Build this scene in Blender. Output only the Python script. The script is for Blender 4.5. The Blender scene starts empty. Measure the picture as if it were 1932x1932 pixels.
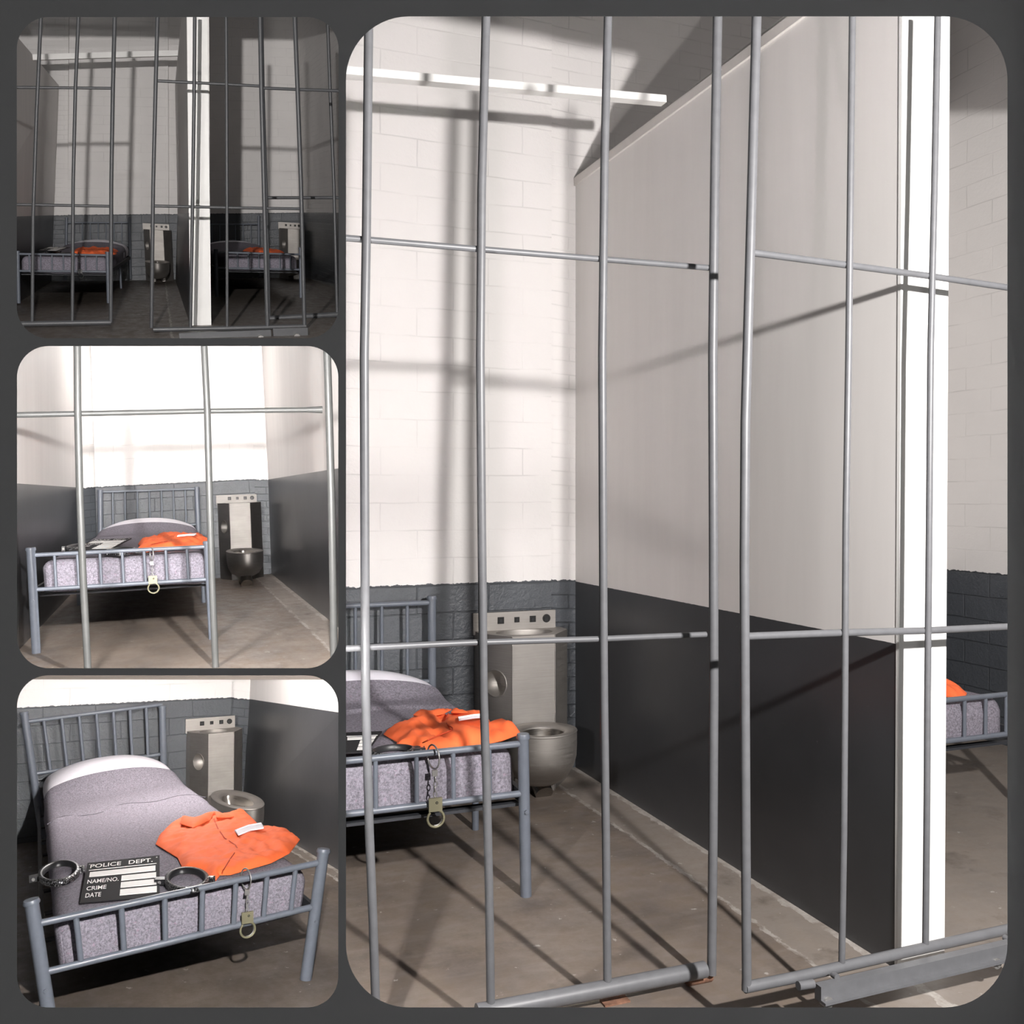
import bpy, math, random
from mathutils import Vector, Matrix, noise
from mathutils.geometry import tessellate_polygon, delaunay_2d_cdt

# ------------------------------------------------------------------ camera, world, exposure, lamps
SC = bpy.context.scene
COL = SC.collection
cam_data = bpy.data.cameras.new('camera')
cam_data.sensor_width = 36.0
cam_data.lens = 36.0 * 1800.0 / 1932.0
cam_data.clip_start = 0.05
cam_data.clip_end = 100
cam = bpy.data.objects.new('camera', cam_data)
cam.location = (0, 0, 1.6)
cam.rotation_euler = (math.pi / 2, 0, 0)
COL.objects.link(cam)
SC.camera = cam
SC.view_settings.view_transform = 'Standard'
SC.view_settings.look = 'None'
SC.view_settings.exposure = 0.0
SC.view_settings.gamma = 1.0
SC.view_settings.use_curve_mapping = False
world = bpy.data.worlds.new('world')
SC.world = world
world.use_nodes = True
world.node_tree.nodes['Background'].inputs[0].default_value = (1.0, 0.98, 0.96, 1)
world.node_tree.nodes['Background'].inputs[1].default_value = 0.09

# each cell set stands behind its own opening; local axes: x right, y away, z up, metres
ROOM = {
    'L': Matrix((((0.935018, -0.354600, -0.000758, 0.39968), (0.354555, 0.934929, -0.014105, 5.68411), (0.005710, 0.012920, 0.999900, 0.06630), (0, 0, 0, 1)))),
    'A': Matrix((((0.941137, -0.333413, 0.055646, -6.33545), (0.335125, 0.898817, -0.282523, 18.11337), (0.044181, 0.284541, 0.957645, 6.10797), (0, 0, 0, 1)))),
    'B': Matrix((((0.941079, -0.336746, -0.031183, -2.87163), (0.335898, 0.941437, -0.029463, 11.38597), (0.039278, 0.017253, 0.999079, 0.85121), (0, 0, 0, 1)))),
    'C': Matrix((((0.858659, -0.511848, -0.026759, -2.53328), (0.511539, 0.852528, 0.107348, 9.07287), (-0.032133, -0.105864, 0.993861, -1.27532), (0, 0, 0, 1)))),
}

def lamp(room, pos, power, radius, color, far=0.0):
    """far > 0: linear falloff instead of inverse-square, evening out near bars and far walls"""
    ld = bpy.data.lights.new('lamp', 'POINT')
    ld.energy = power; ld.shadow_soft_size = radius; ld.color = color
    if far:
        ld.use_nodes = True
        nt = ld.node_tree; em = nt.nodes['Emission']
        lf = nt.nodes.new('ShaderNodeLightFalloff'); lf.inputs[0].default_value = 1.0 / far
        nt.links.new(lf.outputs['Linear'], em.inputs['Strength'])
    lo = bpy.data.objects.new('lamp', ld)
    lo.location = ROOM[room] @ Vector(pos)
    COL.objects.link(lo)

WARM = (1.0, 0.965, 0.94)
lamp('L', (-0.62, -5.22, 2.40), 930.0, 0.045, WARM)
lamp('A', (-0.60, -16.9, 2.15), 2250.0, 0.03, WARM, 10.0)
lamp('B', (-1.692,-8.26,1.419), 1950.0, 0.13, WARM, 8.0)
lamp('B', (-0.592,-8.652,1.431), 2100.0, 0.02, WARM, 8.0)  # fill lamp added to lift the left wall and soften shadows
lamp('B', (-1.145,-0.982,2.624), 32.0, 0.035, WARM)  # top lamp added to brighten the bed, hidden above the opening
lamp('C', (-1.663,-6.922,1.665), 1450.0, 0.03, WARM, 5.0)
lamp('C', (-1.068,-1.991,1.59), 95.0, 0.05, WARM)  # down-light added for the bed top, hidden above the opening

# ------------------------------------------------------------------ materials
def new_mat(name):
    m = bpy.data.materials.new(name); m.use_nodes = True
    nt = m.node_tree
    return m, nt, nt.nodes['Principled BSDF']

def N(nt, kind, **kw):
    n = nt.nodes.new(kind)
    for k, v in kw.items():
        if k.startswith('i_'):
            key = k[2:]
            n.inputs[int(key) if key.isdigit() else key.replace('_', ' ')].default_value = v
        else:
            setattr(n, k, v)
    return n

def mixc(nt, fac, a, b):
    n = nt.nodes.new('ShaderNodeMix'); n.data_type = 'RGBA'
    for sock, v in ((n.inputs[0], fac), (n.inputs[6], a), (n.inputs[7], b)):
        if hasattr(v, 'links') or isinstance(v, bpy.types.NodeSocket): nt.links.new(v, sock)
        else: sock.default_value = v if not isinstance(v, tuple) else (*v, 1)[:4]
    return n.outputs[2]

def math_n(nt, op, a, b=0.0, clamp=False):
    n = nt.nodes.new('ShaderNodeMath'); n.operation = op; n.use_clamp = clamp
    for sock, v in ((n.inputs[0], a), (n.inputs[1], b)):
        if isinstance(v, bpy.types.NodeSocket): nt.links.new(v, sock)
        else: sock.default_value = v
    return n.outputs[0]

def ramp(nt, src, p0, p1, c0=(0, 0, 0, 1), c1=(1, 1, 1, 1)):
    n = nt.nodes.new('ShaderNodeValToRGB')
    n.color_ramp.elements[0].position = p0; n.color_ramp.elements[1].position = p1
    n.color_ramp.elements[0].color = c0; n.color_ramp.elements[1].color = c1
    nt.links.new(src, n.inputs[0])
    return n.outputs[0]

def noise_n(nt, vec, scale, detail=4.0, rough=0.6):
    n = nt.nodes.new('ShaderNodeTexNoise')
    n.inputs['Scale'].default_value = scale; n.inputs['Detail'].default_value = detail
    n.inputs['Roughness'].default_value = rough
    if vec is not None: nt.links.new(vec, n.inputs['Vector'])
    return n.outputs[0]

def plain(name, color, rough=0.5, metal=0.0, grain=0.0, gscale=60.0, bump=0.0, spec=0.5):
    m, nt, b = new_mat(name)
    b.inputs['Base Color'].default_value = (*color, 1)
    b.inputs['Roughness'].default_value = rough
    b.inputs['Metallic'].default_value = metal
    b.inputs['Specular IOR Level'].default_value = spec
    if grain or bump:
        tc = N(nt, 'ShaderNodeTexCoord')
        f = noise_n(nt, tc.outputs['Object'], gscale, 3.0)
        if grain:
            lo = tuple(c * (1 - grain) for c in color); hi = tuple(min(1, c * (1 + grain)) for c in color)
            nt.links.new(mixc(nt, ramp(nt, f, .3, .7), lo, hi), b.inputs['Base Color'])
        if bump:
            bp = N(nt, 'ShaderNodeBump', i_Strength=bump, i_Distance=0.004)
            nt.links.new(f, bp.inputs['Height']); nt.links.new(bp.outputs[0], b.inputs['Normal'])
    return m

def wall_mat(name, bricks, white=(0.765, 0.74, 0.725), dark=(0.072, 0.079, 0.09), bw=0.42, bh=0.155, rough_dark=0.33, line=0.19):
    """cell paint: white above v = 0, charcoal gloss below; the UV map is in metres"""
    m, nt, b = new_mat(name)
    uv = N(nt, 'ShaderNodeUVMap'); uv.uv_map = 'UVMap'
    sep = N(nt, 'ShaderNodeSeparateXYZ'); nt.links.new(uv.outputs[0], sep.inputs[0])
    wob = noise_n(nt, uv.outputs[0], 22.0, 3.0)
    edge = math_n(nt, 'ADD', sep.outputs[1], math_n(nt, 'MULTIPLY', math_n(nt, 'SUBTRACT', wob, 0.5), 0.035 if bricks else 0.004))
    up = math_n(nt, 'GREATER_THAN', edge, 0.0)
    big = noise_n(nt, uv.outputs[0], 1.7, 3.0)
    wcol = mixc(nt, ramp(nt, big, .35, .7), tuple(c * .955 for c in white), white)
    dcol = mixc(nt, ramp(nt, big, .3, .75), tuple(c * .8 for c in dark), tuple(c * 1.15 for c in dark))
    height = None
    if bricks:
        br = N(nt, 'ShaderNodeTexBrick')
        br.inputs['Scale'].default_value = 1.0; br.inputs['Mortar Size'].default_value = 0.005
        br.inputs['Mortar Smooth'].default_value = 0.6
        br.inputs['Brick Width'].default_value = bw; br.inputs['Row Height'].default_value = bh
        wvec = N(nt, 'ShaderNodeVectorMath', operation='ADD')
        nz = N(nt, 'ShaderNodeTexNoise'); nz.inputs['Scale'].default_value = 3.0
        nt.links.new(uv.outputs[0], nz.inputs['Vector'])
        sc = N(nt, 'ShaderNodeVectorMath', operation='SCALE'); sc.inputs['Scale'].default_value = 0.02
        nt.links.new(nz.outputs[1], sc.inputs[0])
        nt.links.new(uv.outputs[0], wvec.inputs[0]); nt.links.new(sc.outputs[0], wvec.inputs[1])
        nt.links.new(wvec.outputs[0], br.inputs['Vector'])
        mort = br.outputs['Fac']
        patch = ramp(nt, noise_n(nt, uv.outputs[0], 2.3, 2.0), .42, .62)
        mw = math_n(nt, 'MULTIPLY', mort, patch)
        wcol = mixc(nt, math_n(nt, 'MULTIPLY', mw, line * 2.5), wcol, tuple(c * .62 for c in white))
        dcol = mixc(nt, math_n(nt, 'MULTIPLY', mort, 0.5), dcol, tuple(c * .55 for c in dark))
        rough = noise_n(nt, uv.outputs[0], 34.0, 5.0, .65)
        height = math_n(nt, 'SUBTRACT', math_n(nt, 'MULTIPLY', rough, 0.8), math_n(nt, 'MULTIPLY', mort, 0.8))
    else:
        st = N(nt, 'ShaderNodeVectorMath', operation='MULTIPLY'); st.inputs[1].default_value = (5.0, 0.5, 1.0)
        nt.links.new(uv.outputs[0], st.inputs[0])
        streak = noise_n(nt, st.outputs[0], 1.0, 4.0)
        wcol = mixc(nt, ramp(nt, streak, .3, .7), tuple(c * .93 for c in white), white)
        speck = ramp(nt, noise_n(nt, uv.outputs[0], 40.0, 2.0), .74, .78)
        dcol = mixc(nt, math_n(nt, 'MULTIPLY', speck, .25), dcol, (.3, .3, .3))
        height = noise_n(nt, uv.outputs[0], 9.0, 3.0)
    nt.links.new(mixc(nt, up, dcol, wcol), b.inputs['Base Color'])
    rr = N(nt, 'ShaderNodeMix'); rr.inputs[2].default_value = rough_dark; rr.inputs[3].default_value = 0.6
    nt.links.new(up, rr.inputs[0]); nt.links.new(rr.outputs[0], b.inputs['Roughness'])
    bp = N(nt, 'ShaderNodeBump', i_Distance=0.012)
    if bricks:
        bs = N(nt, 'ShaderNodeMix'); bs.inputs[2].default_value = 0.75; bs.inputs[3].default_value = 0.22
        nt.links.new(up, bs.inputs[0]); nt.links.new(bs.outputs[0], bp.inputs['Strength'])
    else:
        bp.inputs['Strength'].default_value = 0.05
    nt.links.new(height, bp.inputs['Height']); nt.links.new(bp.outputs[0], b.inputs['Normal'])
    return m

def floor_mat(name, tone=1.0, strip=None):
    """stained brown-grey concrete; UV in metres, u measured from the right-hand wall"""
    m, nt, b = new_mat(name)
    uv = N(nt, 'ShaderNodeUVMap'); uv.uv_map = 'UVMap'
    sep = N(nt, 'ShaderNodeSeparateXYZ'); nt.links.new(uv.outputs[0], sep.inputs[0])
    f1 = noise_n(nt, uv.outputs[0], 2.2, 6.0, .65)
    f2 = noise_n(nt, uv.outputs[0], 9.0, 5.0, .7)
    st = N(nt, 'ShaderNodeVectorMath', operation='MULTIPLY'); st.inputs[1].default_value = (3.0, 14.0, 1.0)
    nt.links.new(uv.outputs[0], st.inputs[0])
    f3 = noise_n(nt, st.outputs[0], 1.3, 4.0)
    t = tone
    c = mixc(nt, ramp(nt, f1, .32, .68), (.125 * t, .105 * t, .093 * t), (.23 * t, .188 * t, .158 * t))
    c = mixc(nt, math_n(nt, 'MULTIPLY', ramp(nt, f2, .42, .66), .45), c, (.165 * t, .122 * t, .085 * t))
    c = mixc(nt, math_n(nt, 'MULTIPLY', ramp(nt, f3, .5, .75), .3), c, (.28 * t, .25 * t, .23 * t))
    if strip:
        wob = math_n(nt, 'MULTIPLY', math_n(nt, 'SUBTRACT', noise_n(nt, uv.outputs[0], 14.0, 4.0), .5), .07)
        u = math_n(nt, 'ADD', sep.outputs[0], wob)
        chalk = ramp(nt, noise_n(nt, uv.outputs[0], 6.5, 5.0, .75), .38, .6)
        inside = math_n(nt, 'GREATER_THAN', u, -strip)
        c = mixc(nt, math_n(nt, 'MULTIPLY', inside, .5), c, (.30 * t, .265 * t, .235 * t))
        for pos, wid, amt in ((-strip, .011, .75), (-.012, .022, .8)):
            d = math_n(nt, 'ABSOLUTE', math_n(nt, 'ADD', u, -pos))
            c = mixc(nt, math_n(nt, 'MULTIPLY', math_n(nt, 'MULTIPLY', math_n(nt, 'LESS_THAN', d, wid), chalk), amt), c, (.5, .47, .44))
    sp = ramp(nt, noise_n(nt, uv.outputs[0], 17.0, 4.0, .6), .67, .71)
    c = mixc(nt, math_n(nt, 'MULTIPLY', sp, .7), c, (.5, .47, .44))
    sp2 = ramp(nt, noise_n(nt, uv.outputs[0], 5.0, 8.0, .8), .66, .70)
    c = mixc(nt, math_n(nt, 'MULTIPLY', sp2, .45), c, (.42, .39, .36))
    dk = ramp(nt, noise_n(nt, uv.outputs[0], 3.4, 5.0, .7), .56, .70)
    c = mixc(nt, math_n(nt, 'MULTIPLY', dk, .55), c, (.075 * t, .06 * t, .05 * t))
    nt.links.new(c, b.inputs['Base Color'])
    rr = ramp(nt, f2, .3, .7, (.34, .34, .34, 1), (.6, .6, .6, 1))
    nt.links.new(rr, b.inputs['Roughness'])
    bp = N(nt, 'ShaderNodeBump', i_Strength=.25, i_Distance=.006)
    nt.links.new(f2, bp.inputs['Height']); nt.links.new(bp.outputs[0], b.inputs['Normal'])
    return m

def felt_mat(name, base):
    m, nt, b = new_mat(name)
    tc = N(nt, 'ShaderNodeTexCoord')
    fine = noise_n(nt, tc.outputs['Object'], 95.0, 4.0, .85)
    mid = noise_n(nt, tc.outputs['Object'], 38.0, 4.0, .7)
    pink = ramp(nt, noise_n(nt, tc.outputs['Object'], 60.0, 2.0), .64, .72)
    c = mixc(nt, ramp(nt, fine, .38, .62), tuple(x * .5 for x in base), tuple(x * 1.5 for x in base))
    c = mixc(nt, math_n(nt, 'MULTIPLY', ramp(nt, mid, .35, .65), .4), c, tuple(x * 1.1 for x in base))
    c = mixc(nt, math_n(nt, 'MULTIPLY', pink, .3), c, (.42, .24, .34))
    nt.links.new(c, b.inputs['Base Color'])
    b.inputs['Roughness'].default_value = .95; b.inputs['Specular IOR Level'].default_value = .1
    bp = N(nt, 'ShaderNodeBump', i_Strength=.35, i_Distance=.004)
    nt.links.new(fine, bp.inputs['Height']); nt.links.new(bp.outputs[0], b.inputs['Normal'])
    return m

def steel_mat(name, col=(.50, .47, .44), rough=.34):
    m, nt, b = new_mat(name)
    tc = N(nt, 'ShaderNodeTexCoord')
    st = N(nt, 'ShaderNodeVectorMath', operation='MULTIPLY'); st.inputs[1].default_value = (1.0, 1.0, 40.0)
    nt.links.new(tc.outputs['Object'], st.inputs[0])
    f = noise_n(nt, st.outputs[0], 6.0, 4.0)
    g = noise_n(nt, tc.outputs['Object'], 5.0, 3.0)
    nt.links.new(mixc(nt, ramp(nt, g, .3, .7), tuple(c * .86 for c in col), col), b.inputs['Base Color'])
    b.inputs['Metallic'].default_value = 1.0
    nt.links.new(ramp(nt, f, .2, .8, (rough * .8,) * 3 + (1,), (rough * 1.25,) * 3 + (1,)), b.inputs['Roughness'])
    return m

def hammered_mat(name):
    m, nt, b = new_mat(name)
    tc = N(nt, 'ShaderNodeTexCoord')
    v = N(nt, 'ShaderNodeTexVoronoi'); v.inputs['Scale'].default_value = 110.0
    nt.links.new(tc.outputs['Object'], v.inputs['Vector'])
    f = ramp(nt, v.outputs[0], .25, .6)
    nt.links.new(mixc(nt, f, (.32, .32, .33), (.02, .02, .022)), b.inputs['Base Color'])
    b.inputs['Metallic'].default_value = .7; b.inputs['Roughness'].default_value = .35
    bp = N(nt, 'ShaderNodeBump', i_Strength=.6, i_Distance=.004)
    nt.links.new(v.outputs[0], bp.inputs['Height']); nt.links.new(bp.outputs[0], b.inputs['Normal'])
    return m

M = {
    'booth': plain('booth_paint', (.562, .575, .59), 1.0, spec=0.0),
    'lamp_flag': plain('lamp_flag_paint', (.6, .6, .6), 1.0, spec=0.0),
    'liner': plain('black_liner', (.03, .03, .03), .9),
    'brick': wall_mat('painted_brick', True),
    'smallbrick': wall_mat('painted_small_brick', True, bw=.30, bh=.082),
    'smooth': wall_mat('painted_board', False, white=(.86, .83, .81), dark=(.05, .051, .055)),
    'white': plain('white_paint', (.86, .85, .83), .5, grain=.03, gscale=6.0),
    'cap': plain('cream_board', (.74, .70, .67), .6, grain=.05, gscale=8.0),
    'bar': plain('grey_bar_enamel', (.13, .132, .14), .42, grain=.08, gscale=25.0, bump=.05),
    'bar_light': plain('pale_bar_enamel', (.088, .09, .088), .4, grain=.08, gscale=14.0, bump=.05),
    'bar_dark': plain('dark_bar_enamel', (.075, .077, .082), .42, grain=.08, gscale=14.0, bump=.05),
    'rust': plain('rusty_iron', (.22, .11, .07), .8, grain=.4, gscale=40.0),
    'bed': plain('slate_bed_enamel', (.13, .145, .175), .38, grain=.06, gscale=30.0),
    'bed_dark': plain('bed_underframe', (.03, .032, .038), .6),
    'mattress': plain('mattress_ticking', (.05, .05, .055), .9),
    'felt': felt_mat('grey_felt', (.215, .20, .235)),
    'felt_shade': plain('felt_crease_shade', (.09, .085, .10), .95),
    'sheet': plain('white_cotton', (.83, .81, .88), .85, grain=.03, gscale=20.0, bump=.1),
    'orange': plain('orange_cotton', (1.0, .165, .045), .8, grain=.06, gscale=18.0, bump=.15),
    'orange_seam': plain('orange_seam', (.62, .07, .02), .85),
    'patch': plain('white_patch', (.85, .82, .88), .8),
    'board': plain('black_board', (.022, .021, .023), .85, spec=.2),
    'ink': plain('white_print', (.86, .84, .82), .6),
    'hammer': hammered_mat('hammered_black_silver'),
    'black': plain('black_plastic', (.018, .018, .02), .4),
    'chrome': plain('nickel', (.34, .33, .32), .35, metal=.6),
    'brass': plain('dull_nickel_brass', (.23, .215, .14), .45, metal=.35),
    'steel': steel_mat('brushed_stainless', (.44, .415, .39), .6),
    'steel_glare_cut': steel_mat('glare_cut_stainless', (.20, .188, .178), .55),  # darker copy of the steel, offsets strong lamp glare in one set
    'steel_dark': steel_mat('shaded_stainless', (.40, .38, .355), .3),
    'hole': plain('dark_hole', (.01, .01, .01), .7),
    'floorL': floor_mat('concrete_floor', 1.0, .24),
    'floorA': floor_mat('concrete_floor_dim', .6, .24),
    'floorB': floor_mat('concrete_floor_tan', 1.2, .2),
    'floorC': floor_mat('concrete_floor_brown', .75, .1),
}

# ------------------------------------------------------------------ mesh building
class MB:
    def __init__(self):
        self.v = []; self.f = []; self.uv = {}; self.mi = {}; self.sm = set()
    def add(self, vs, fs, smooth=False, mi=0):
        o = len(self.v)
        self.v += [Vector(p) for p in vs]
        for f in fs:
            k = len(self.f)
            self.f.append(tuple(o + i for i in f))
            if smooth: self.sm.add(k)
            if mi: self.mi[k] = mi
        return o
    def tube(self, pts, r, seg=12, cap=True, squash=1.0):
        pts = [Vector(p) for p in pts]
        rs = r if isinstance(r, (list, tuple)) else [r] * len(pts)
        n = len(pts); vs = []; fs = []
        d0 = (pts[1] - pts[0]).normalized()
        ref = Vector((0, 1, 0)) if abs(d0.y) < .9 else Vector((1, 0, 0))
        side = d0.cross(ref).normalized()
        for i in range(n):
            if i == 0: d = d0
            elif i == n - 1: d = (pts[i] - pts[i - 1]).normalized()
            else: d = ((pts[i + 1] - pts[i]).normalized() + (pts[i] - pts[i - 1]).normalized()).normalized()
            side = (side - d * side.dot(d)).normalized(); up = d.cross(side)
            for k in range(seg):
                a = 2 * math.pi * k / seg
                vs.append(pts[i] + side * math.cos(a) * rs[i] + up * math.sin(a) * rs[i] * squash)
        for i in range(n - 1):
            for k in range(seg):
                fs.append((i * seg + k, i * seg + (k + 1) % seg, (i + 1) * seg + (k + 1) % seg, (i + 1) * seg + k))
        self.add(vs, fs, True)
        if cap:
            self.add(vs[:seg], [tuple(range(seg - 1, -1, -1))]); self.add(vs[-seg:], [tuple(range(seg))])
    def ring(self, c, r, tr, ax=(0, 1, 0), up=(0, 0, 1), seg=28, tseg=8, a0=0.0, a1=360.0, sx=1.0):
        """a torus, or an arc of one, round the axis ax"""
        ax = Vector(ax).normalized(); u = Vector(up); u = (u - ax * u.dot(ax)).normalized(); w = ax.cross(u)
        pts = []
        full = abs(a1 - a0) >= 359.9
        for i in range(seg + (0 if full else 1)):
            a = math.radians(a0 + (a1 - a0) * i / seg)
            pts.append(Vector(c) + u * math.cos(a) * r + w * math.sin(a) * r * sx)
        if full: pts += [pts[0], pts[1]]
        self.tube(pts, tr, tseg, cap=not full)
    def hexa(self, b, t):
        """a solid on four base corners b and four top corners t"""
        self.add(list(b) + list(t), [(3, 2, 1, 0), (4, 5, 6, 7), (0, 1, 5, 4), (1, 2, 6, 5), (2, 3, 7, 6), (3, 0, 4, 7)])
    def box(self, lo, hi):
        (a, b, c), (d, e, f) = lo, hi
        self.hexa([(a, b, c), (d, b, c), (d, e, c), (a, e, c)], [(a, b, f), (d, b, f), (d, e, f), (a, e, f)])
    def bar(self, p, q, w, h, up=(0, 0, 1)):
        p = Vector(p); q = Vector(q); d = (q - p).normalized(); s = d.cross(Vector(up)).normalized(); u = s.cross(d)
        c = [(-w / 2, -h / 2), (w / 2, -h / 2), (w / 2, h / 2), (-w / 2, h / 2)]
        self.hexa([p + s * a + u * b for a, b in c], [q + s * a + u * b for a, b in c])
    def lathe(self, rings, cap0=True, cap1=True, smooth=True):
        """rings: lists of points of one length, skinned in order"""
        n = len(rings[0]); vs = [p for r in rings for p in r]; fs = []
        for i in range(len(rings) - 1):
            for k in range(n):
                fs.append((i * n + k, i * n + (k + 1) % n, (i + 1) * n + (k + 1) % n, (i + 1) * n + k))
        self.add(vs, fs, smooth)
        if cap0: self.add(rings[0], [tuple(range(n - 1, -1, -1))])
        if cap1: self.add(rings[-1], [tuple(range(n))])
    def ball(self, c, r, seg=12, rows=8):
        c = Vector(c)
        rings = []
        for j in range(1, rows):
            t = math.pi * j / rows
            rings.append([c + Vector((math.sin(t) * math.cos(2 * math.pi * k / seg), math.sin(t) * math.sin(2 * math.pi * k / seg), math.cos(t))) * r for k in range(seg)])
        self.lathe(rings)
    def mesh(self, name, base):
        me = bpy.data.meshes.new(name)
        me.from_pydata([v - base for v in self.v], [], self.f)
        for k, p in enumerate(me.polygons):
            p.use_smooth = k in self.sm
            p.material_index = self.mi.get(k, 0)
        if self.uv:
            l = me.uv_layers.new(name='UVMap')
            for k, p in enumerate(me.polygons):
                if k in self.uv:
                    for li, c in zip(p.loop_indices, self.uv[k]): l.data[li].uv = c
        me.validate(); me.update()
        return me

def props(o, label, cat, group=None, kind=None):
    if label: o['label'] = label
    if cat: o['category'] = cat
    if group: o['group'] = group
    if kind: o['kind'] = kind

def thing(name, room, base, label, cat, group=None):
    o = bpy.data.objects.new(name, None)
    o.empty_display_size = .1
    COL.objects.link(o)
    o.matrix_world = ROOM[room] @ Matrix.Translation(Vector(base))
    o['_b'] = 0
    del o['_b']
    BASE[o.name] = Vector(base)
    props(o, label, cat, group)
    return o
BASE = {}

def part(name, mb, mat, parent, label=None):
    base = BASE[parent.name]
    me = mb.mesh(name, base)
    for x in (mat if isinstance(mat, (list, tuple)) else [mat]): me.materials.append(M[x])
    o = bpy.data.objects.new(name, me)
    COL.objects.link(o)
    o.parent = parent
    BASE[o.name] = base
    if label: o['label'] = label
    return o

def solo(name, room, mb, mat, label, cat, group=None, kind=None, base=None):
    if base is None:
        lo = [min(v[i] for v in mb.v) for i in range(3)]; hi = [max(v[i] for v in mb.v) for i in range(3)]
        base = ((lo[0] + hi[0]) / 2, (lo[1] + hi[1]) / 2, lo[2])
    base = Vector(base)
    me = mb.mesh(name, base)
    for x in (mat if isinstance(mat, (list, tuple)) else [mat]): me.materials.append(M[x])
    o = bpy.data.objects.new(name, me)
    COL.objects.link(o)
    o.matrix_world = (ROOM[room] if room else Matrix.Identity(4)) @ Matrix.Translation(base)
    BASE[o.name] = base
    props(o, label, cat, group, kind)
    return o

def struct(name, room, mb, mat, label, cat='wall'):
    return solo(name, room, mb, mat, label, cat, kind='structure')

def wall(name, room, cols, thick, mat, label, cat='wall'):
    """cols: (floor point, paint-line point, top point) from left to right as seen; thick: offset to the hidden face"""
    mb = MB(); th = Vector(thick); us = [0.0]
    cols = [tuple(Vector(p) for p in c) for c in cols]
    for a, b in zip(cols, cols[1:]): us.append(us[-1] + (b[1] - a[1]).length)
    for i in range(len(cols) - 1):
        a, b = cols[i], cols[i + 1]
        for j in (0, 1):
            va = (-(a[1] - a[0]).length, 0, (a[2] - a[1]).length); vb = (-(b[1] - b[0]).length, 0, (b[2] - b[1]).length)
            k = len(mb.f)
            mb.add([a[j], b[j], b[j + 1], a[j + 1]], [(0, 1, 2, 3)])
            mb.uv[k] = [(us[i], va[j]), (us[i + 1], vb[j]), (us[i + 1], vb[j + 1]), (us[i], va[j + 1])]
            mb.add([b[j] + th, a[j] + th, a[j + 1] + th, b[j + 1] + th], [(0, 1, 2, 3)])
            mb.uv[k + 1] = [(us[i + 1], vb[j]), (us[i], va[j]), (us[i], va[j + 1]), (us[i + 1], vb[j + 1])]
        for j0, j1 in ((2, 2), (0, 0)):
            k = len(mb.f)
            mb.add([a[j0], b[j0], b[j0] + th, a[j0] + th], [(0, 1, 2, 3)])
            mb.uv[k] = [(us[i], 9), (us[i + 1], 9), (us[i + 1], 9), (us[i], 9)]
    for c, u in ((cols[0], us[0]), (cols[-1], us[-1])):
        for j in (0, 1):
            k = len(mb.f); v = (-(c[1] - c[0]).length, 0, (c[2] - c[1]).length)
            mb.add([c[j], c[j + 1], c[j + 1] + th, c[j] + th], [(0, 1, 2, 3)])
            mb.uv[k] = [(u, v[j]), (u, v[j + 1]), (u + th.length, v[j + 1]), (u + th.length, v[j])]
    return struct(name, room, mb, mat, label, cat)

def floor(room, pts, mat, label, ks, x0=0.0):
    mb = MB(); pts = [Vector(p) for p in pts]
    n = len(pts)
    mb.add(pts, [tuple(range(n))]); mb.uv[0] = [(p.x - x0, p.y * ks) for p in pts]
    lo = [p - Vector((0, 0, .05)) for p in pts]
    mb.add(lo, [tuple(range(n - 1, -1, -1))])
    for i in range(n):
        mb.add([pts[i], lo[i], lo[(i + 1) % n], pts[(i + 1) % n]], [(0, 1, 2, 3)])
    return struct('floor', room, mb, mat, label, 'floor')

# ------------------------------------------------------------------ the display wall with its four rounded openings
D = 1.3
def rounded(x0, y0, x1, y1, r, n=14):
    """opening outline, from millimetre measures on the wall face"""
    out = []
    for cx, cy, a in ((x1 - r, y1 - r, 0), (x0 + r, y1 - r, 90), (x0 + r, y0 + r, 180), (x1 - r, y0 + r, 270)):
        for i in range(n + 1):
            t = math.radians(a + 90 * i / n)
            out.append((cx + r * math.cos(t), cy + r * math.sin(t)))
    return out
OPEN = [rounded(*q) for q in (
    (-0.6748, 1.8367, -0.2363, 2.2744, 0.0433),
    (-0.6745, 1.3872, -0.2367, 1.8261, 0.0426),
    (-0.6745, 0.9249, -0.2367, 1.3774, 0.0426),
    (-0.2262, 0.9249, 0.6751, 2.2753, 0.0859))]
mb = MB()
outer = [(-1.0, .6), (.708, .6), (.708, 2.6), (-1.0, 2.6)]
TH = .006
def face_with_holes(loops, y, flip):
    flat = [Vector((x, y, z)) for lp in loops for x, z in lp]
    tris = tessellate_polygon([[Vector((x, z, 0)) for x, z in lp] for lp in loops])
    o = len(mb.v); mb.v += flat
    for t in tris:
        a, b, c = (flat[i] for i in t)
        nrm = (b - a).cross(c - a)
        if nrm.length < 1e-12: continue
        if (nrm.y > 0) != flip: t = (t[0], t[2], t[1])
        mb.f.append(tuple(o + i for i in t))
    return o
front = [outer] + OPEN
back = [outer] + [[(x * (1 + TH / D), 1.6 + (z - 1.6) * (1 + TH / D)) for x, z in lp] for lp in OPEN]
o1 = face_with_holes(front, D, False); o2 = face_with_holes(back, D + TH, True)
k = 0
for lp in front:
    n = len(lp)
    for i in range(n):
        j = (i + 1) % n
        mb.f.append((o1 + k + i, o1 + k + j, o2 + k + j, o2 + k + i))
    k += n
struct('wall_front', None, mb, 'booth', 'plain charcoal display wall with four rounded openings onto the cells')
mb = MB(); mb.box((.708, .45, .6), (.72, D + TH, 2.6))  # added out of view to keep the large view's lamp off the display wall
struct('wall_right', None, mb, 'lamp_flag', 'added lamp flag beside the display wall, out of view right of the openings')
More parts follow.
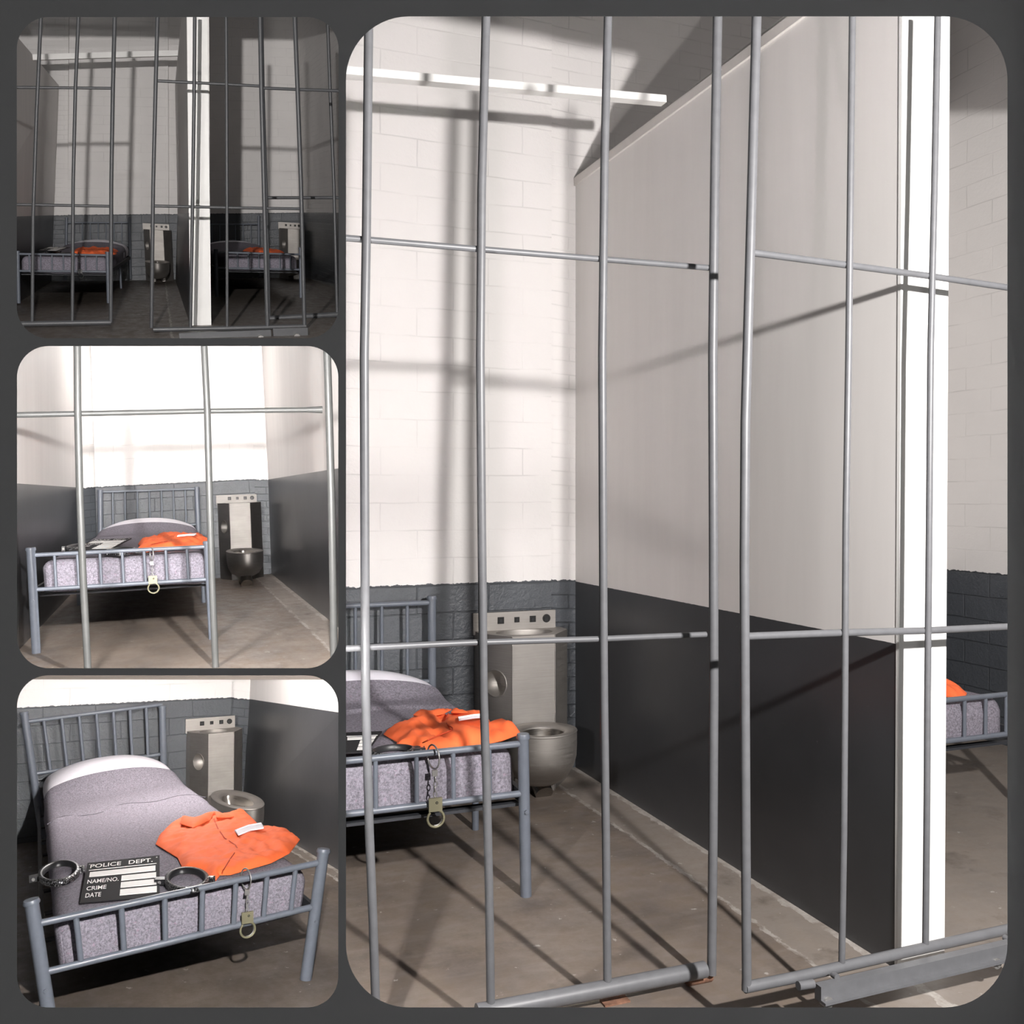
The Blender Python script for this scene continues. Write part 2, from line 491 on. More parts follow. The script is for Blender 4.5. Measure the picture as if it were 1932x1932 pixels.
# black dividers added to block light leaking between sets and hide the gaps
mb = MB()
mb.hexa([(-0.235,1.32,3.188), (-0.235,1.32,3.188), (-1.119,6.3,8.131), (-1.123,6.3,8.131)][::1], [(-0.235,1.32,0.768), (-0.235,1.32,0.768), (-1.119,6.3,-2.369), (-1.123,6.3,-2.369)])
mb.hexa([(-1.126,6.3,8.131), (-1.123,6.3,8.131), (-3.386,19,14.963), (-3.397,19,14.963)], [(-1.126,6.3,-2.369), (-1.123,6.3,-2.369), (-3.386,19,-10.37), (-3.397,19,-10.37)])
struct('trim_1', None, mb, 'liner', 'thin black light baffle added behind the display wall, upright', 'partition')
mb = MB(); mb.hexa([(-1.075,1.32,1.835), (-0.236,1.32,1.835), (-1.607,9,3.2), (-7.33,9,3.2)], [(-1.075,1.32,1.835), (-0.236,1.32,1.835), (-1.607,9,3.205), (-7.33,9,3.205)])
struct('trim_2', None, mb, 'liner', 'thin black light baffle added between the top left and middle left cells', 'partition')
mb = MB(); mb.hexa([(-1.075,1.32,1.379), (-0.236,1.32,1.379), (-0.982,5.5,0.677), (-4.479,5.5,0.677)], [(-1.075,1.32,1.379), (-0.236,1.32,1.379), (-0.982,5.5,0.68), (-4.479,5.5,0.68)])
struct('trim_3', None, mb, 'liner', 'thin black light baffle added between the middle left and bottom left cells', 'partition')

# ------------------------------------------------------------------ builders of repeated kinds
def gate(room, label, verticals, crossbars, rail, rail_r, base, group=None, mat='bar', extra=None, drop=.014):
    """a barred cell gate: upright bars, crossbars behind them, a bottom rail"""
    g = thing('cell_gate', room, base, label, 'gate', group)
    for pts, r in verticals:
        m_ = MB(); m_.tube(pts, r, 14)
        part('upright_bar', m_, mat, g)
    for pts, r in crossbars:
        m_ = MB(); m_.tube([Vector(p) + Vector((0, drop, 0)) for p in pts], r, 12)
        part('crossbar', m_, mat, g)
    if rail:
        m_ = MB(); m_.tube(rail, rail_r, 16)
        part('bottom_rail', m_, mat, g)
    if extra: extra(g)
    return g

class Bed:
    """bed frame on four posts; (u, v, h) runs across, from foot to head, and up"""
    def __init__(s, foot, head):
        s.b = [Vector(foot[0]), Vector(foot[2]), Vector(head[0]), Vector(head[2])]
        s.t = [Vector(foot[1]), Vector(foot[3]), Vector(head[1]), Vector(head[3])]
        s.d = [(t - b) / max(.01, (t - b).z) for b, t in zip(s.b, s.t)]
    def _l(s, q, u, v): return (q[0] * (1 - u) + q[1] * u) * (1 - v) + (q[2] * (1 - u) + q[3] * u) * v
    def __call__(s, u, v, h): return s._l(s.b, u, v) + s._l(s.d, u, v) * h

def bed_frame(room, bed, label, group, hz, n=7, rp=.023, rr=.0135, rb=.0095, mids=(), left=True, footbars=None, headbars=None, u0=0.0):
    """hz: heights of foot top rail, foot bottom rail, side rail, head top rail, head low rail"""
    ft, fb, sr, ht, hl = hz
    base = bed(.5, 0, 0)
    o = thing('bed_frame', room, base, label, 'bed', group)
    post_h = [(bed.t[i] - bed.b[i]).z for i in range(4)]
    for i, (u, v) in enumerate(((0, 0), (1, 0), (0, 1), (1, 1))):
        if not left and u == 0: continue
        m_ = MB(); m_.tube([bed(u, v, 0), bed(u, v, post_h[i] * .5), bed(u, v, post_h[i] - .012)], rp, 16)
        p_ = part('foot_post' if v == 0 else 'head_post', m_, 'bed', o)
        m_ = MB(); m_.tube([bed(u, v, post_h[i] - .02), bed(u, v, post_h[i] - .012), bed(u, v, post_h[i])], [rp * 1.18, rp * 1.22, rp * 1.05], 16)
        part('post_cap', m_, 'bed', p_)
        if v == 0:
            m_ = MB(); c = bed(u, v, fb - .07); m_.tube([c + Vector((0, -rp - .006, 0)), c + Vector((0, -rp + .004, 0))], .009, 10)
            part('bolt', m_, 'bed', p_)
    for v, zt, zb, hb in ((0, ft, fb, footbars), (1, ht, hl, headbars)):
        for nm, z in (('top_rail', zt), ('bottom_rail', zb)):
            m_ = MB(); m_.tube([bed(u0, v, z), bed(.5, v, z), bed(1, v, z)], rr, 12); part(nm, m_, 'bed', o)
        for u in (hb or [(i + 1) / (n + 1) for i in range(n)]):
            m_ = MB(); m_.tube([bed(u, v, zb), bed(u, v, zt)], rb, 10); part('spindle', m_, 'bed', o)
    for u in ((0, 1) if left else (1,)):
        m_ = MB(); m_.bar(bed(u, .01, sr), bed(u, .99, sr), .02, .05); part('side_rail', m_, 'bed_dark', o)
    for p_ in mids:
        m_ = MB(); m_.tube([p_, Vector(p_) + Vector((0, 0, sr))], rp * .75, 12); part('centre_leg', m_, 'bed', o)
    m_ = MB()
    for i in range(9):
        v = .04 + .92 * i / 8
        m_.bar(bed(u0 + .01, v, sr - .035), bed(.99, v, sr - .035), .05, .012)
    part('slats', m_, 'bed_dark', o)
    return o

def fold(v): return max(0.0, min(1.0, v))
class Top:
    """the made-up bed's upper surface height at (u, v); um maps u to the full bed width"""
    def __init__(s, htop, hump, v0=.70, vp=.87, crease=.60, um=lambda u, v: u):
        s.h, s.k, s.v0, s.vp, s.cr, s.um = htop, hump, v0, vp, crease, um
    def __call__(s, u, v):
        t = fold((v - s.v0) / (s.vp - s.v0)); rise = t * t * (3 - 2 * t)
        if v > s.vp: rise *= 1 - .35 * fold((v - s.vp) / (1 - s.vp)) ** 2
        uu = 2 * s.um(u, v) - 1
        dome = max(0.0, 1 - abs(uu) ** 2.3) ** .8
        cr = s.cr + .03 * math.sin(u * 5)
        return s.h + s.k * rise * dome + .013 * fold((v - cr) / .006 + .5) * dome ** .3

def cover(bed, top, u0, u1, v0, v1, hb, r, nu=26, nv=70, lift=0.0, open_head=False, seed=0, ru=None, rv=None, wr=.006, open_left=False, open_foot=False):
    """a blanket or pillow draped in a rounded box over the bed"""
    W = (bed(1, .5, 0) - bed(0, .5, 0)).length; L = (bed(.5, 1, 0) - bed(.5, 0, 0)).length
    ru = (r / W) if ru is None else ru; rv = (r / L) if rv is None else rv
    def profile(n, e0, e1, rad, both0, both1):
        out = []
        if both0:
            out += [(e0, 1.0 - i / 5.0, 'w') for i in range(5)]
            out += [(e0 + rad * (1 - math.cos(a)), a, 'a') for a in [math.pi / 2 * i / 6 for i in range(6)]]
        m_ = [e0 + (rad if both0 else 0) + ((e1 - (rad if both1 else 0)) - (e0 + (rad if both0 else 0))) * i / n for i in range(n + 1)]
        out += [(x, None, 't') for x in m_]
        if both1:
            out += [(e1 - rad * (1 - math.cos(a)), a, 'a') for a in [math.pi / 2 * i / 6 for i in range(5, -1, -1)]]
            out += [(e1, 1.0 - i / 5.0, 'w') for i in range(4, -1, -1)]
        return out
    def dropf(q, hh):
        x, a, k_ = q
        if k_ == 't': return 0.0
        if k_ == 'a': return r * (1 - math.sin(a))
        return r + (hh - hb - r) * a
    pu = profile(nu, u0, u1, ru, not open_left, True); pv = profile(nv, v0, v1, rv, not open_foot, not open_head)
    vs = []; fs = []
    for qv in pv:
        for qu in pu:
            u, v = qu[0], qv[0]
            hh = top(fold(u), v) + lift
            du, dv = dropf(qu, hh), dropf(qv, hh)
            uc = u; vc = v
            cu = max(0.0, 0.0 if open_left else (u0 + ru - u) / ru, (u - u1 + ru) / ru); cv_ = max(0.0, 0.0 if open_foot else (v0 + rv - v) / rv, 0.0 if open_head else (v - v1 + rv) / rv)
            if cu > 0 and cv_ > 0:
                mx = max(cu, cv_); ln = math.hypot(cu, cv_); s_ = mx / ln
                uc = (u0 + ru - cu * s_ * ru) if u < .5 * (u0 + u1) else (u1 - ru + cu * s_ * ru)
                vc = (v0 + rv - cv_ * s_ * rv) if v < .5 * (v0 + v1) else (v1 - rv + cv_ * s_ * rv)
            h = hh - max(du, dv)
            p = bed(uc, vc, h)
            amp = wr * (1.0 if max(du, dv) < r else 2.2)
            d = noise.noise_vector(Vector((uc * 3.1, vc * 5.3 * L / 2, h * 4 + seed)))
            p = p + Vector((d.x * amp * (1 if du >= r else .2), d.y * amp * (1 if dv >= r else .2), d.z * amp * .4))
            vs.append(p)
    n = len(pu)
    for j in range(len(pv) - 1):
        for i in range(n - 1):
            fs.append((j * n + i, j * n + i + 1, (j + 1) * n + i + 1, (j + 1) * n + i))
    mb_ = MB(); mb_.add(vs, fs, True)
    return mb_

def bedding(room, bed, top, where, u0, u1, hb, vb, v0=.012, v1=.985, r=.07, seed=0, ol=False):
    m_ = cover(bed, top, u0 + .04, u1 - .04, v0 + .012, v1 - .02, hb + .02, .05, 10, 20, lift=-.05, open_left=ol)
    solo('mattress', room, m_, 'mattress', 'dark mattress of the bed ' + where, 'mattress', 'mattresses on the cell beds')
    m_ = cover(bed, top, u0, u1, vb - .10, v1, hb + .06, r * .9, 26, 22, lift=-.018, seed=seed + 3, open_foot=True, wr=.002, open_left=ol)
    solo('pillow', room, m_, 'sheet', 'white pillow on the bed ' + where, 'pillow', 'white pillows')
    m_ = cover(bed, top, u0 - .004, u1 + .004, v0, vb, hb, r, 30, 70, lift=.004, open_head=True, seed=seed, open_left=ol)
    solo('blanket', room, m_, 'felt', 'speckled grey blanket on the bed ' + where, 'blanket', 'grey blankets')

def patch_mesh(outline, height, cell, bed, hfun, noise_amp, edge, seed=0.0, thick=.016, ucut=None):
    """cloth cut to an outline in (u, v), lifted off the bed with rounded edges and folds"""
    W = (bed(1, .2, 0) - bed(0, .2, 0)).length; L = (bed(.5, 1, 0) - bed(.5, 0, 0)).length
    pts = []
    n = len(outline)
    P2 = [Vector((u * W, v * L)) for u, v in outline]
    for i in range(n):
        a, b = P2[i], P2[(i + 1) % n]; m_ = max(1, int((b - a).length / cell))
        for k_ in range(m_): pts.append(a.lerp(b, k_ / m_))
    nb = len(pts)
    edges = [(i, (i + 1) % nb) for i in range(nb)]
    def inside(p):
        c = False
        for i in range(nb):
            a, b = pts[i], pts[(i + 1) % nb]
            if (a.y > p.y) != (b.y > p.y) and p.x < (b.x - a.x) * (p.y - a.y) / (b.y - a.y) + a.x: c = not c
        return c
    def dist(p):
        d = 9.0
        for i in range(nb):
            a, b = pts[i], pts[(i + 1) % nb]; e = b - a
            t = fold((p - a).dot(e) / max(1e-9, e.length_squared)); d = min(d, (p - a - e * t).length)
        return d
    lo = Vector((min(p.x for p in pts), min(p.y for p in pts))); hi = Vector((max(p.x for p in pts), max(p.y for p in pts)))
    x = lo.x; row = 0
    inner = []
    y = lo.y
    while y < hi.y:
        x = lo.x + (cell / 2 if row % 2 else 0)
        while x < hi.x:
            p = Vector((x, y))
            if inside(p) and dist(p) > cell * .45: inner.append(p)
            x += cell
        y += cell; row += 1
    co, _, faces, *_ = delaunay_2d_cdt(pts + inner, edges, [list(range(nb))], 1, 1e-6)
    vs = []
    for p in co:
        u, v = p.x / W, p.y / L
        d = dist(p)
        e = 1 - math.exp(-d / edge)
        q = Vector((p.x * 9, p.y * 6, seed))
        w = .7 * noise.noise(q) + 1.1 * (.35 - abs(noise.noise(q * 1.6 + Vector((3, 1, 0))))) + .5 * (.3 - abs(noise.noise(q * 3.9)))
        h = hfun(u, v) + thick + (height + noise_amp * w) * e
        vs.append(bed(u, v, h))
    mb_ = MB(); mb_.add(vs, [tuple(f) for f in faces], True)
    # skirt down to the blanket
    sk = [bed(p.x / W, p.y / L, hfun(p.x / W, p.y / L) + .012) for p in pts]
    ring_ = [vs[i] for i in range(nb)]
    mb_.add(ring_ + sk, [(i, nb + i, nb + (i + 1) % nb, (i + 1) % nb) for i in range(nb)], True)
    return mb_

UNIFORM = [(0.717,0.412), (0.757,0.372), (0.883,0.403), (0.905,0.366), (1.023,0.387), (1.006,0.307), (0.984,0.237), (1.028,0.238), (1.056,0.209), (1.063,0.170), (1.060,0.140), (0.955,0.084), (0.852,0.057), (0.756,0.050), (0.680,0.043), (0.647,0.052), (0.615,0.031), (0.598,0.081), (0.538,0.111), (0.546,0.143), (0.553,0.175), (0.510,0.274), (0.548,0.319), (0.614,0.367)]
NAMETAPE = [(0.816,0.201), (0.889,0.216), (0.950,0.216), (0.933,0.184), (0.875,0.185), (0.809,0.171)]
COLLAR_LEFT = [(0.692,0.374), (0.731,0.336), (0.846,0.363), (0.785,0.310), (0.685,0.283), (0.651,0.325)]
COLLAR_RIGHT = [(0.853,0.366), (0.875,0.330), (0.899,0.305), (0.870,0.305), (0.825,0.320)]
ZIP = [(0.812,0.320), (0.781,0.254), (0.764,0.192), (0.772,0.142), (0.765,0.120), (0.703,0.078), (0.645,0.034)]
PLACARD = [(0.144,0.057), (0.405,0.017), (0.481,0.181), (0.201,0.215)]
IRON_LEFT = ((.092, .205), .078, .055)
IRON_RIGHT = ((0.518,0.048), .076, .052)

def uniform(room, bed, top, label, um=lambda u: u, vs_=1.0, scale=1.0, detail=True, voff=0.0):
    """a folded orange overall top with collar, zip and name tape"""
    f = lambda q: (um(q[0]), q[1] * vs_ + voff)
    OL = [f(q) for q in UNIFORM]
    c = bed(*OL[0], top(*OL[0]))
    cen = bed(sum(q[0] for q in OL) / len(OL), sum(q[1] for q in OL) / len(OL), 0); cen.z = top(.7, .1)
    o = thing('orange_uniform', room, cen, label, 'uniform', 'folded orange uniforms')
    hgt = .036 * scale
    part('garment', patch_mesh(OL, hgt, .018, bed, top, .034 * scale, .03, 2.0), 'orange', o)
    if detail:
        up = lambda d: (lambda u, v: top(u, v) + hgt + d)
        for ol in (COLLAR_LEFT, COLLAR_RIGHT):
            part('collar', patch_mesh([f(q) for q in ol], .022, .016, bed, up(.014), .008, .02, 5.0), 'orange', o)
        part('name_tape', patch_mesh([f(q) for q in NAMETAPE], .008, .02, bed, up(.036), .006, .03, 2.0, thick=.004), 'patch', o, 'blank white name tape')
        m_ = MB(); m_.tube([bed(*f(q), top(*f(q)) + hgt + .024) for q in ZIP], .003, 6)
        part('zip', m_, 'orange_seam', o)
    return o

def text_mesh(s):
    cu = bpy.data.curves.new('lettering', 'FONT'); cu.body = s; cu.resolution_u = 3; cu.offset = .011
    ob = bpy.data.objects.new('lettering', cu); COL.objects.link(ob)
    bpy.context.view_layer.update()
    me = bpy.data.meshes.new_from_object(ob.evaluated_get(bpy.context.evaluated_depsgraph_get()))
    vs = [v.co.copy() for v in me.vertices]; fs = [tuple(p.vertices) for p in me.polygons]
    bpy.data.objects.remove(ob); bpy.data.curves.remove(cu); bpy.data.meshes.remove(me)
    lo = Vector((min(v.x for v in vs), min(v.y for v in vs))); hi = Vector((max(v.x for v in vs), max(v.y for v in vs)))
    return [((v.x - lo.x) / (hi.x - lo.x), (v.y - lo.y) / (hi.y - lo.y)) for v in vs], fs
GLYPHS = {s: text_mesh(s) for s in ('POLICE', 'DEPT.', 'NAME/NO.', 'CRIME', 'DATE')}

def placard(room, corners, label, scale=1.0, text=True):
    """corners: bottom left, bottom right, top right, top left of the black booking board"""
    bl, br, tr, tl = (Vector(c) for c in corners)
    nrm = (br - bl).cross(tl - bl).normalized()
    at = lambda s, t, d: (tl * (1 - s) + tr * s) * (1 - t) + (bl * (1 - s) + br * s) * t + nrm * d
    o = thing('booking_placard', room, (bl + br + tr + tl) / 4, label, 'sign', 'black booking placards')
    m_ = MB(); m_.hexa([at(0, 1, 0), at(1, 1, 0), at(1, 0, 0), at(0, 0, 0)], [at(0, 1, .006), at(1, 1, .006), at(1, 0, .006), at(0, 0, .006)])
    part('board', m_, 'board', o)
    quads = [(.06, .275, .945, .405), (.495, .45, .955, .575), (.495, .615, .96, .745), (.495, .785, .965, .92), (.04, .215, .96, .225)]
    for s0, t0, s1, t1 in quads:
        m_ = MB(); m_.hexa([at(s0, t1, .005), at(s1, t1, .005), at(s1, t0, .005), at(s0, t0, .005)], [at(s0, t1, .0075), at(s1, t1, .0075), at(s1, t0, .0075), at(s0, t0, .0075)])
        part('blank_strip' if t1 - t0 > .05 else 'rule', m_, 'ink', o)
    if text:
        for w, s0, t0, s1, t1 in (('POLICE', .05, .065, .47, .17), ('DEPT.', .575, .065, .905, .17), ('NAME/NO.', .05, .475, .46, .575), ('CRIME', .055, .645, .31, .74), ('DATE', .058, .805, .255, .905)):
            m_ = MB(); vs, fs = GLYPHS[w]
            m_.add([at(s0 + (s1 - s0) * x, t1 + (t0 - t1) * y, .0078) for x, y in vs], fs)
            part('lettering', m_, 'ink', o, 'white capital letters ' + w)
        for s in (.035, .962):
            m_ = MB(); m_.tube([at(s, .06, .004), at(s, .06, .009)], .004, 8); part('rivet', m_, 'chrome', o)
    return o

def iron(room, bed, hfun, c, ru, rv, label, group, lug=180, h=.05, th=.19):
    """a wide hammered shackle lying on the blanket, with a screwed hinge lug"""
    n = 40
    o = thing('leg_iron', room, bed(c[0], c[1], hfun(*c)), label, 'shackle', group)
    P_ = lambda a, k_, z: bed(c[0] + ru * k_ * math.cos(a), c[1] + rv * k_ * math.sin(a), hfun(c[0], c[1]) + z)
    outer_ = MB(); inner_ = MB()
    ang = [2 * math.pi * i / n for i in range(n)]
    outer_.lathe([[P_(a, 1.0, .015) for a in ang], [P_(a, 1.02, h * .62) for a in ang], [P_(a, 1.0, h) for a in ang], [P_(a, 1 - th * .6, h + .003) for a in ang]], False, False)
    part('band', outer_, 'hammer', o)
    inner_.lathe([[P_(a, 1 - th * .6, h + .003) for a in ang], [P_(a, 1 - th, h) for a in ang], [P_(a, 1 - th, .015) for a in ang]], False, False)
    part('lining', inner_, 'black', o)
    a = math.radians(lug)
    m_ = MB(); p, q = P_(a, .95, h * .62), P_(a, 1.45, h * .62)
    for s in (-1, 1):
        off = (P_(a + .5, 1, 0) - P_(a - .5, 1, 0)).normalized() * .014 * s
        m_.bar(p + off, q + off, .018, h * .7)
    part('hinge_lug', m_, 'black', o)
    m_ = MB(); c2 = P_(a, 1.25, h * .62) ; d = (P_(a + .5, 1, 0) - P_(a - .5, 1, 0)).normalized()
    m_.tube([c2 - d * .035, c2 + d * .035], .008, 10)
    part('bolt', m_, 'chrome', o)
    m_ = MB(); a2 = a + math.pi
    m_.bar(P_(a2, .96, h * .62), P_(a2, 1.22, h * .62), .03, h * .8); part('clasp', m_, 'hammer', o)
    return o

def cuffs(room, rail, drop, r, label, mats=('chrome', 'brass'), s=1.0):
    """handcuffs: one bracelet round the bed rail, chain, the other bracelet hanging open"""
    c = Vector(rail)
    o = thing('handcuffs', room, c, label, 'handcuffs', 'handcuffs hung on the bed rails')
    f = Vector((0, -.026 * s, 0))
    m_ = MB(); m_.ring(c + Vector((0, -.004, -.03 * s)), .046 * s, .0035 * s, (1, .25, 0), (0, 0, 1)); part('bracelet', m_, mats[0], o)
    m_ = MB(); m_.box(c + f + Vector((-.012, -.004, -.10)) * s, c + f + Vector((.010, .004, -.076)) * s); part('upper_lock', m_, mats[0], o)
    z = -.10 * s; m_ = MB(); k_ = 0
    while z > -(drop - .012):
        m_.ring(c + f + Vector((.002 * math.sin(k_ * 2.1), 0, z - .011 * s)), .012 * s, .0024 * s, (0, 1, 0) if k_ % 2 else (1, 0, 0), (0, 0, 1), 14, 6, sx=.55); z -= .0195 * s; k_ += 1
    part('chain', m_, mats[0], o)
    b = c + f + Vector((0, 0, -drop))
    m_ = MB(); m_.box(b + Vector((-.026, -.006, -.052)) * s, b + Vector((.028, .006, 0)) * s); lk = part('lock_case', m_, mats[1], o)
    m_ = MB(); m_.ring(b + Vector((.006, -.0065, -.018)) * s, .004 * s, .0016 * s, (0, 1, 0), (0, 0, 1), 10, 5); part('keyhole', m_, 'hole', lk)
    m_ = MB(); cc = b + Vector((.003, 0, -.052 * s - r * .86)); m_.ring(cc, r, .0052 * s, (0, 1, 0), (0, 0, 1), 30, 8, 25, 318, 1.0); part('open_bracelet', m_, mats[1], o)
    m_ = MB(); m_.ring(cc + Vector((0, .008, 0)), r * .93, .004 * s, (0, 1, 0), (0, 0, 1), 30, 8, 10, 190); part('ratchet_arm', m_, mats[0], o)
    return o

def toilet(room, label, xl, xr, zt, zs, dep, rim, brad, drain, zlow=0.0, z0=0.0, dside=.4, mat='steel', slope=0.0):
    """stainless toilet with a washbasin cabinet over it. rim: centre x, y, z; brad: half width and half length"""
    W = xr - xl
    o = thing('prison_toilet', room, ((xl + xr) / 2, 0, z0), label, 'toilet', 'stainless prison toilets')
    m_ = MB(); m_.hexa([(xl, -.03, zs - .02), (xr, -.03, zs - .02), (xr, -.005, zs - .02), (xl, -.005, zs - .02)], [(xl, -.03, zt), (xr, -.03, zt), (xr, -.005, zt), (xl, -.005, zt)])
    bs = part('backsplash', m_, mat, o)
    zc = (zt + zs) / 2 + .005
    for f, w, rnd in ((.325, .019, 0), (.52, .015, 0), (.715, .018, 0), (.885, .024, 1)):
        x = xl + W * f; m_ = MB()
        if rnd: m_.tube([(x, -.036, zc), (x, -.028, zc)], w, 20)
        else: m_.box((x - w, -.036, zc - w), (x + w, -.028, zc + w))
        b_ = part('push_button', m_, 'hole', bs, 'dark push button recess')
        m_ = MB(); m_.box((x - w * .6, -.040, zc - w * .6), (x + w * .3, -.035, zc + w * .3))
        part('button_plate', m_, 'black', b_)
    # cabinet: side, angled panel, front panel, angled panel, side
    cx = (xl + xr) / 2
    fx0, fx1 = cx - W * .235, cx + W * .265
    xl2, xr2 = xl + .012, xr + .035
    ds = dep * dside
    plan = [(xl2, -.005), (xl2, -ds), (fx0, -dep), (fx1, -dep), (xr2, -ds), (xr2, -.005)]
    zb = zlow + z0
    m_ = MB()
    for i in range(len(plan) - 1):
        if i == 1: continue
        (x0, y0), (x1, y1) = plan[i], plan[i + 1]
        m_.add([(x0, y0, zb), (x1, y1, zb), (x1, y1, zs), (x0, y0, zs)], [(0, 1, 2, 3)])
    # left angled panel with a round recess for paper
    a = Vector((xl2, -ds, zb)); b = Vector((fx0, -dep, zb)); hgt = zs - zb
    U = (b - a); Zv = Vector((0, 0, hgt)); nin = Vector((-U.y, U.x, 0)).normalized()
    if nin.y < 0: nin = -nin
    pc = a + U * .47 + Zv * .69; pr = .075
    ud = U.normalized(); n = 32
    def bound(t):
        c_, s_ = math.cos(t), math.sin(t)
        hw = U.length
        k_ = min((.53 * hw if c_ > 0 else .47 * hw) / max(1e-6, abs(c_)), (.31 * hgt if s_ > 0 else .69 * hgt) / max(1e-6, abs(s_)))
        return pc + ud * c_ * k_ + Vector((0, 0, s_ * k_))
    pru = min(pr, U.length * .36)
    angs = [2 * math.pi * i / n for i in range(n)]
    cor = [math.atan2(sz * hgt * (.31 if sz > 0 else .69), sx_ * U.length * (.53 if sx_ > 0 else .47)) % (2 * math.pi) for sx_ in (-1, 1) for sz in (-1, 1)]
    for c_ in cor:
        j = min(range(n), key=lambda i: abs((angs[i] - c_ + math.pi) % (2 * math.pi) - math.pi)); angs[j] = c_
    ring0 = [bound(t) for t in angs]
    ring1 = [pc + ud * math.cos(t) * pru + Vector((0, 0, math.sin(t) * pr)) for t in angs]
    m_.lathe([ring0, ring1], False, False, smooth=False)
    cab = part('cabinet', m_, mat, o)
    m_ = MB(); rs = [ring1] + [[pc + nin * .09 * math.sin(k_ * math.pi / 8) + ud * math.cos(t) * pru * math.cos(k_ * math.pi / 8) + Vector((0, 0, math.sin(t) * pr * math.cos(k_ * math.pi / 8))) for t in angs] for k_ in (1, 2, 3)]
    m_.lathe(rs, False, True); m_.tube([*(ring1 + ring1[:2])], .004, 6, cap=False)
    part('paper_recess', m_, mat, cab, 'round recess in the angled panel')
    m_ = MB()
    for fx in (fx0, fx1): m_.tube([(fx, -dep, zb), (fx, -dep, zs)], .0035, 6)
    part('panel_seam', m_, mat, cab)
    # basin top
    m_ = MB(); bc = Vector((cx + .01, -dep * .5, zs)); n = 36
    def edge(t):
        d = Vector((math.cos(t), math.sin(t)))
        best = 9.0
        for i in range(len(plan)):
            p = Vector(plan[i]) - bc.xy; q = Vector(plan[(i + 1) % len(plan)]) - bc.xy; e = q - p
            den = d.x * e.y - d.y * e.x
            if abs(den) < 1e-9: continue
            s_ = (p.x * e.y - p.y * e.x) / den; w_ = (p.x * d.y - p.y * d.x) / den
            if s_ > 0 and -1e-6 <= w_ <= 1 + 1e-6: best = min(best, s_)
        return bc + Vector((d.x * best, d.y * best, 0))
    ta = sorted([2 * math.pi * i / n for i in range(n)] + [math.atan2(p[1] - bc.y, p[0] - bc.x) % (2 * math.pi) for p in plan])
    r0 = [edge(t) for t in ta]
    bw, bd = W * .33, dep * .36
    rr_ = [[bc + Vector((math.cos(t) * bw * k_, math.sin(t) * bd * k_, -dz)) for t in ta] for k_, dz in ((1, 0), (.97, .02), (.8, .06), (.5, .085), (.12, .095))]
    m_.lathe([r0] + rr_[:1], False, False, smooth=False); m_.lathe(rr_, False, True)
    part('wash_basin', m_, mat, o)
    # bowl
    rx, ry, rz = rim; bx, by = brad; n = 44
    ell = lambda k_, kz, cx_=0.0, cy_=0.0: [Vector((rx + cx_ + math.cos(2 * math.pi * i / n) * bx * k_, ry + cy_ + math.sin(2 * math.pi * i / n) * by * k_, kz)) for i in range(n)]
    hb = rz - z0
    m_ = MB()
    prof = [(1.0, rz - .012, 0), (1.0, rz - .08 * hb / .38, 0), (.985, rz - .36 * hb, 0), (.93, rz - .50 * hb, .06), (.78, rz - .66 * hb, .16), (.50, rz - .76 * hb, .24), (.25, rz - .78 * hb, .27)]
    m_.lathe([ell(k_, z, 0, c_ * by) for k_, z, c_ in prof], False, True)
    bowl = part('bowl', m_, mat, o)
    m_ = MB()
    m_.lathe([ell(1.0, rz - .012), ell(1.015, rz - .006), ell(1.0, rz), ell(.80, rz - .002), ell(.66, rz - .008), ell(.62, rz - .02)], False, False)
    part('seat_rim', m_, mat, bowl)
    m_ = MB(); m_.lathe([ell(.62, rz - .02), ell(.60, rz - .08), ell(.45, rz - .17), ell(.2, rz - .2)], False, True); part('bowl_lining', m_, 'steel_dark', bowl)
    dx, dy, dr = drain
    m_ = MB(); m_.tube([(dx, dy, z0 + .02), (dx, dy + .12, z0 + .10), (dx, dy + .2, z0 + .16)], dr, 18); part('drain', m_, 'steel_dark', o)
    for e0, e1 in ((-.22, -.12), (.14, .24)):
        m_ = MB(); m_.box((cx + W * e0, -dep - .02, zb), (cx + W * e1, -dep + .02, zb + .09)); part('foot_bracket', m_, mat, o)
    return o


# ================================================================== large right-hand view: cell behind two sliding gates
R_ = 'L'
wall('wall_back', R_, [((-1.408, 0, 0), (-1.401,0,1.134), (-1.385, 0, 5.3)), ((-.18, 0, 0), (-.18, 0, 1.135), (-.175, 0, 5.3))], (0, .06, 0), 'brick', 'painted block wall behind the bed and toilet, white over charcoal, large view')
wall('wall_back', R_, [((-.182, .055, 0), (-.182, .055, 1.135), (-.177, .055, 5.3)), ((.0, .055, 0), (.0, .055, 1.125), (.0, .055, 5.3)), ((2.84, .055, 0), (2.84, .055, 1.12), (2.84, .055, 5.3))], (0, .06, 0), 'smallbrick', 'narrow recessed brick strip of wall right of the toilet, large view')
wall('wall_right', R_, [((2.83, .05, 0), (2.83, .05, 1.118), (2.83, .05, 5.3)), ((2.83, -3.6, 0), (2.83, -3.6, 1.118), (2.83, -3.6, 5.3))], (.08, 0, 0), 'brick', 'painted brick side wall of the next cell at the right edge of the large view')
floor(R_, [(-1.861,-2.398,0), (4.2, -3.9, 0), (4.2, .05, 0), (-1.41, .05, 0)], 'floorL', 'stained brown concrete floor of the large view', 1.0)
Hd = 3.52
div = [((0, .05, 0), (0, .05, 1.117), (0, .05, Hd)), ((0, -2.58, 0), (0, -2.58, 1.117), (0, -2.58, Hd + .03))]
wall('wall_partition', R_, div, (.20, 0, 0), 'smooth', 'tall smooth partition between the two cells, grey over charcoal, large view')
mb = MB(); mb.box((-.002, -2.592, 0), (.206, -2.578, Hd + .03))
struct('trim_4', R_, mb, 'white', 'bright white end face of the partition, large view', 'wall')
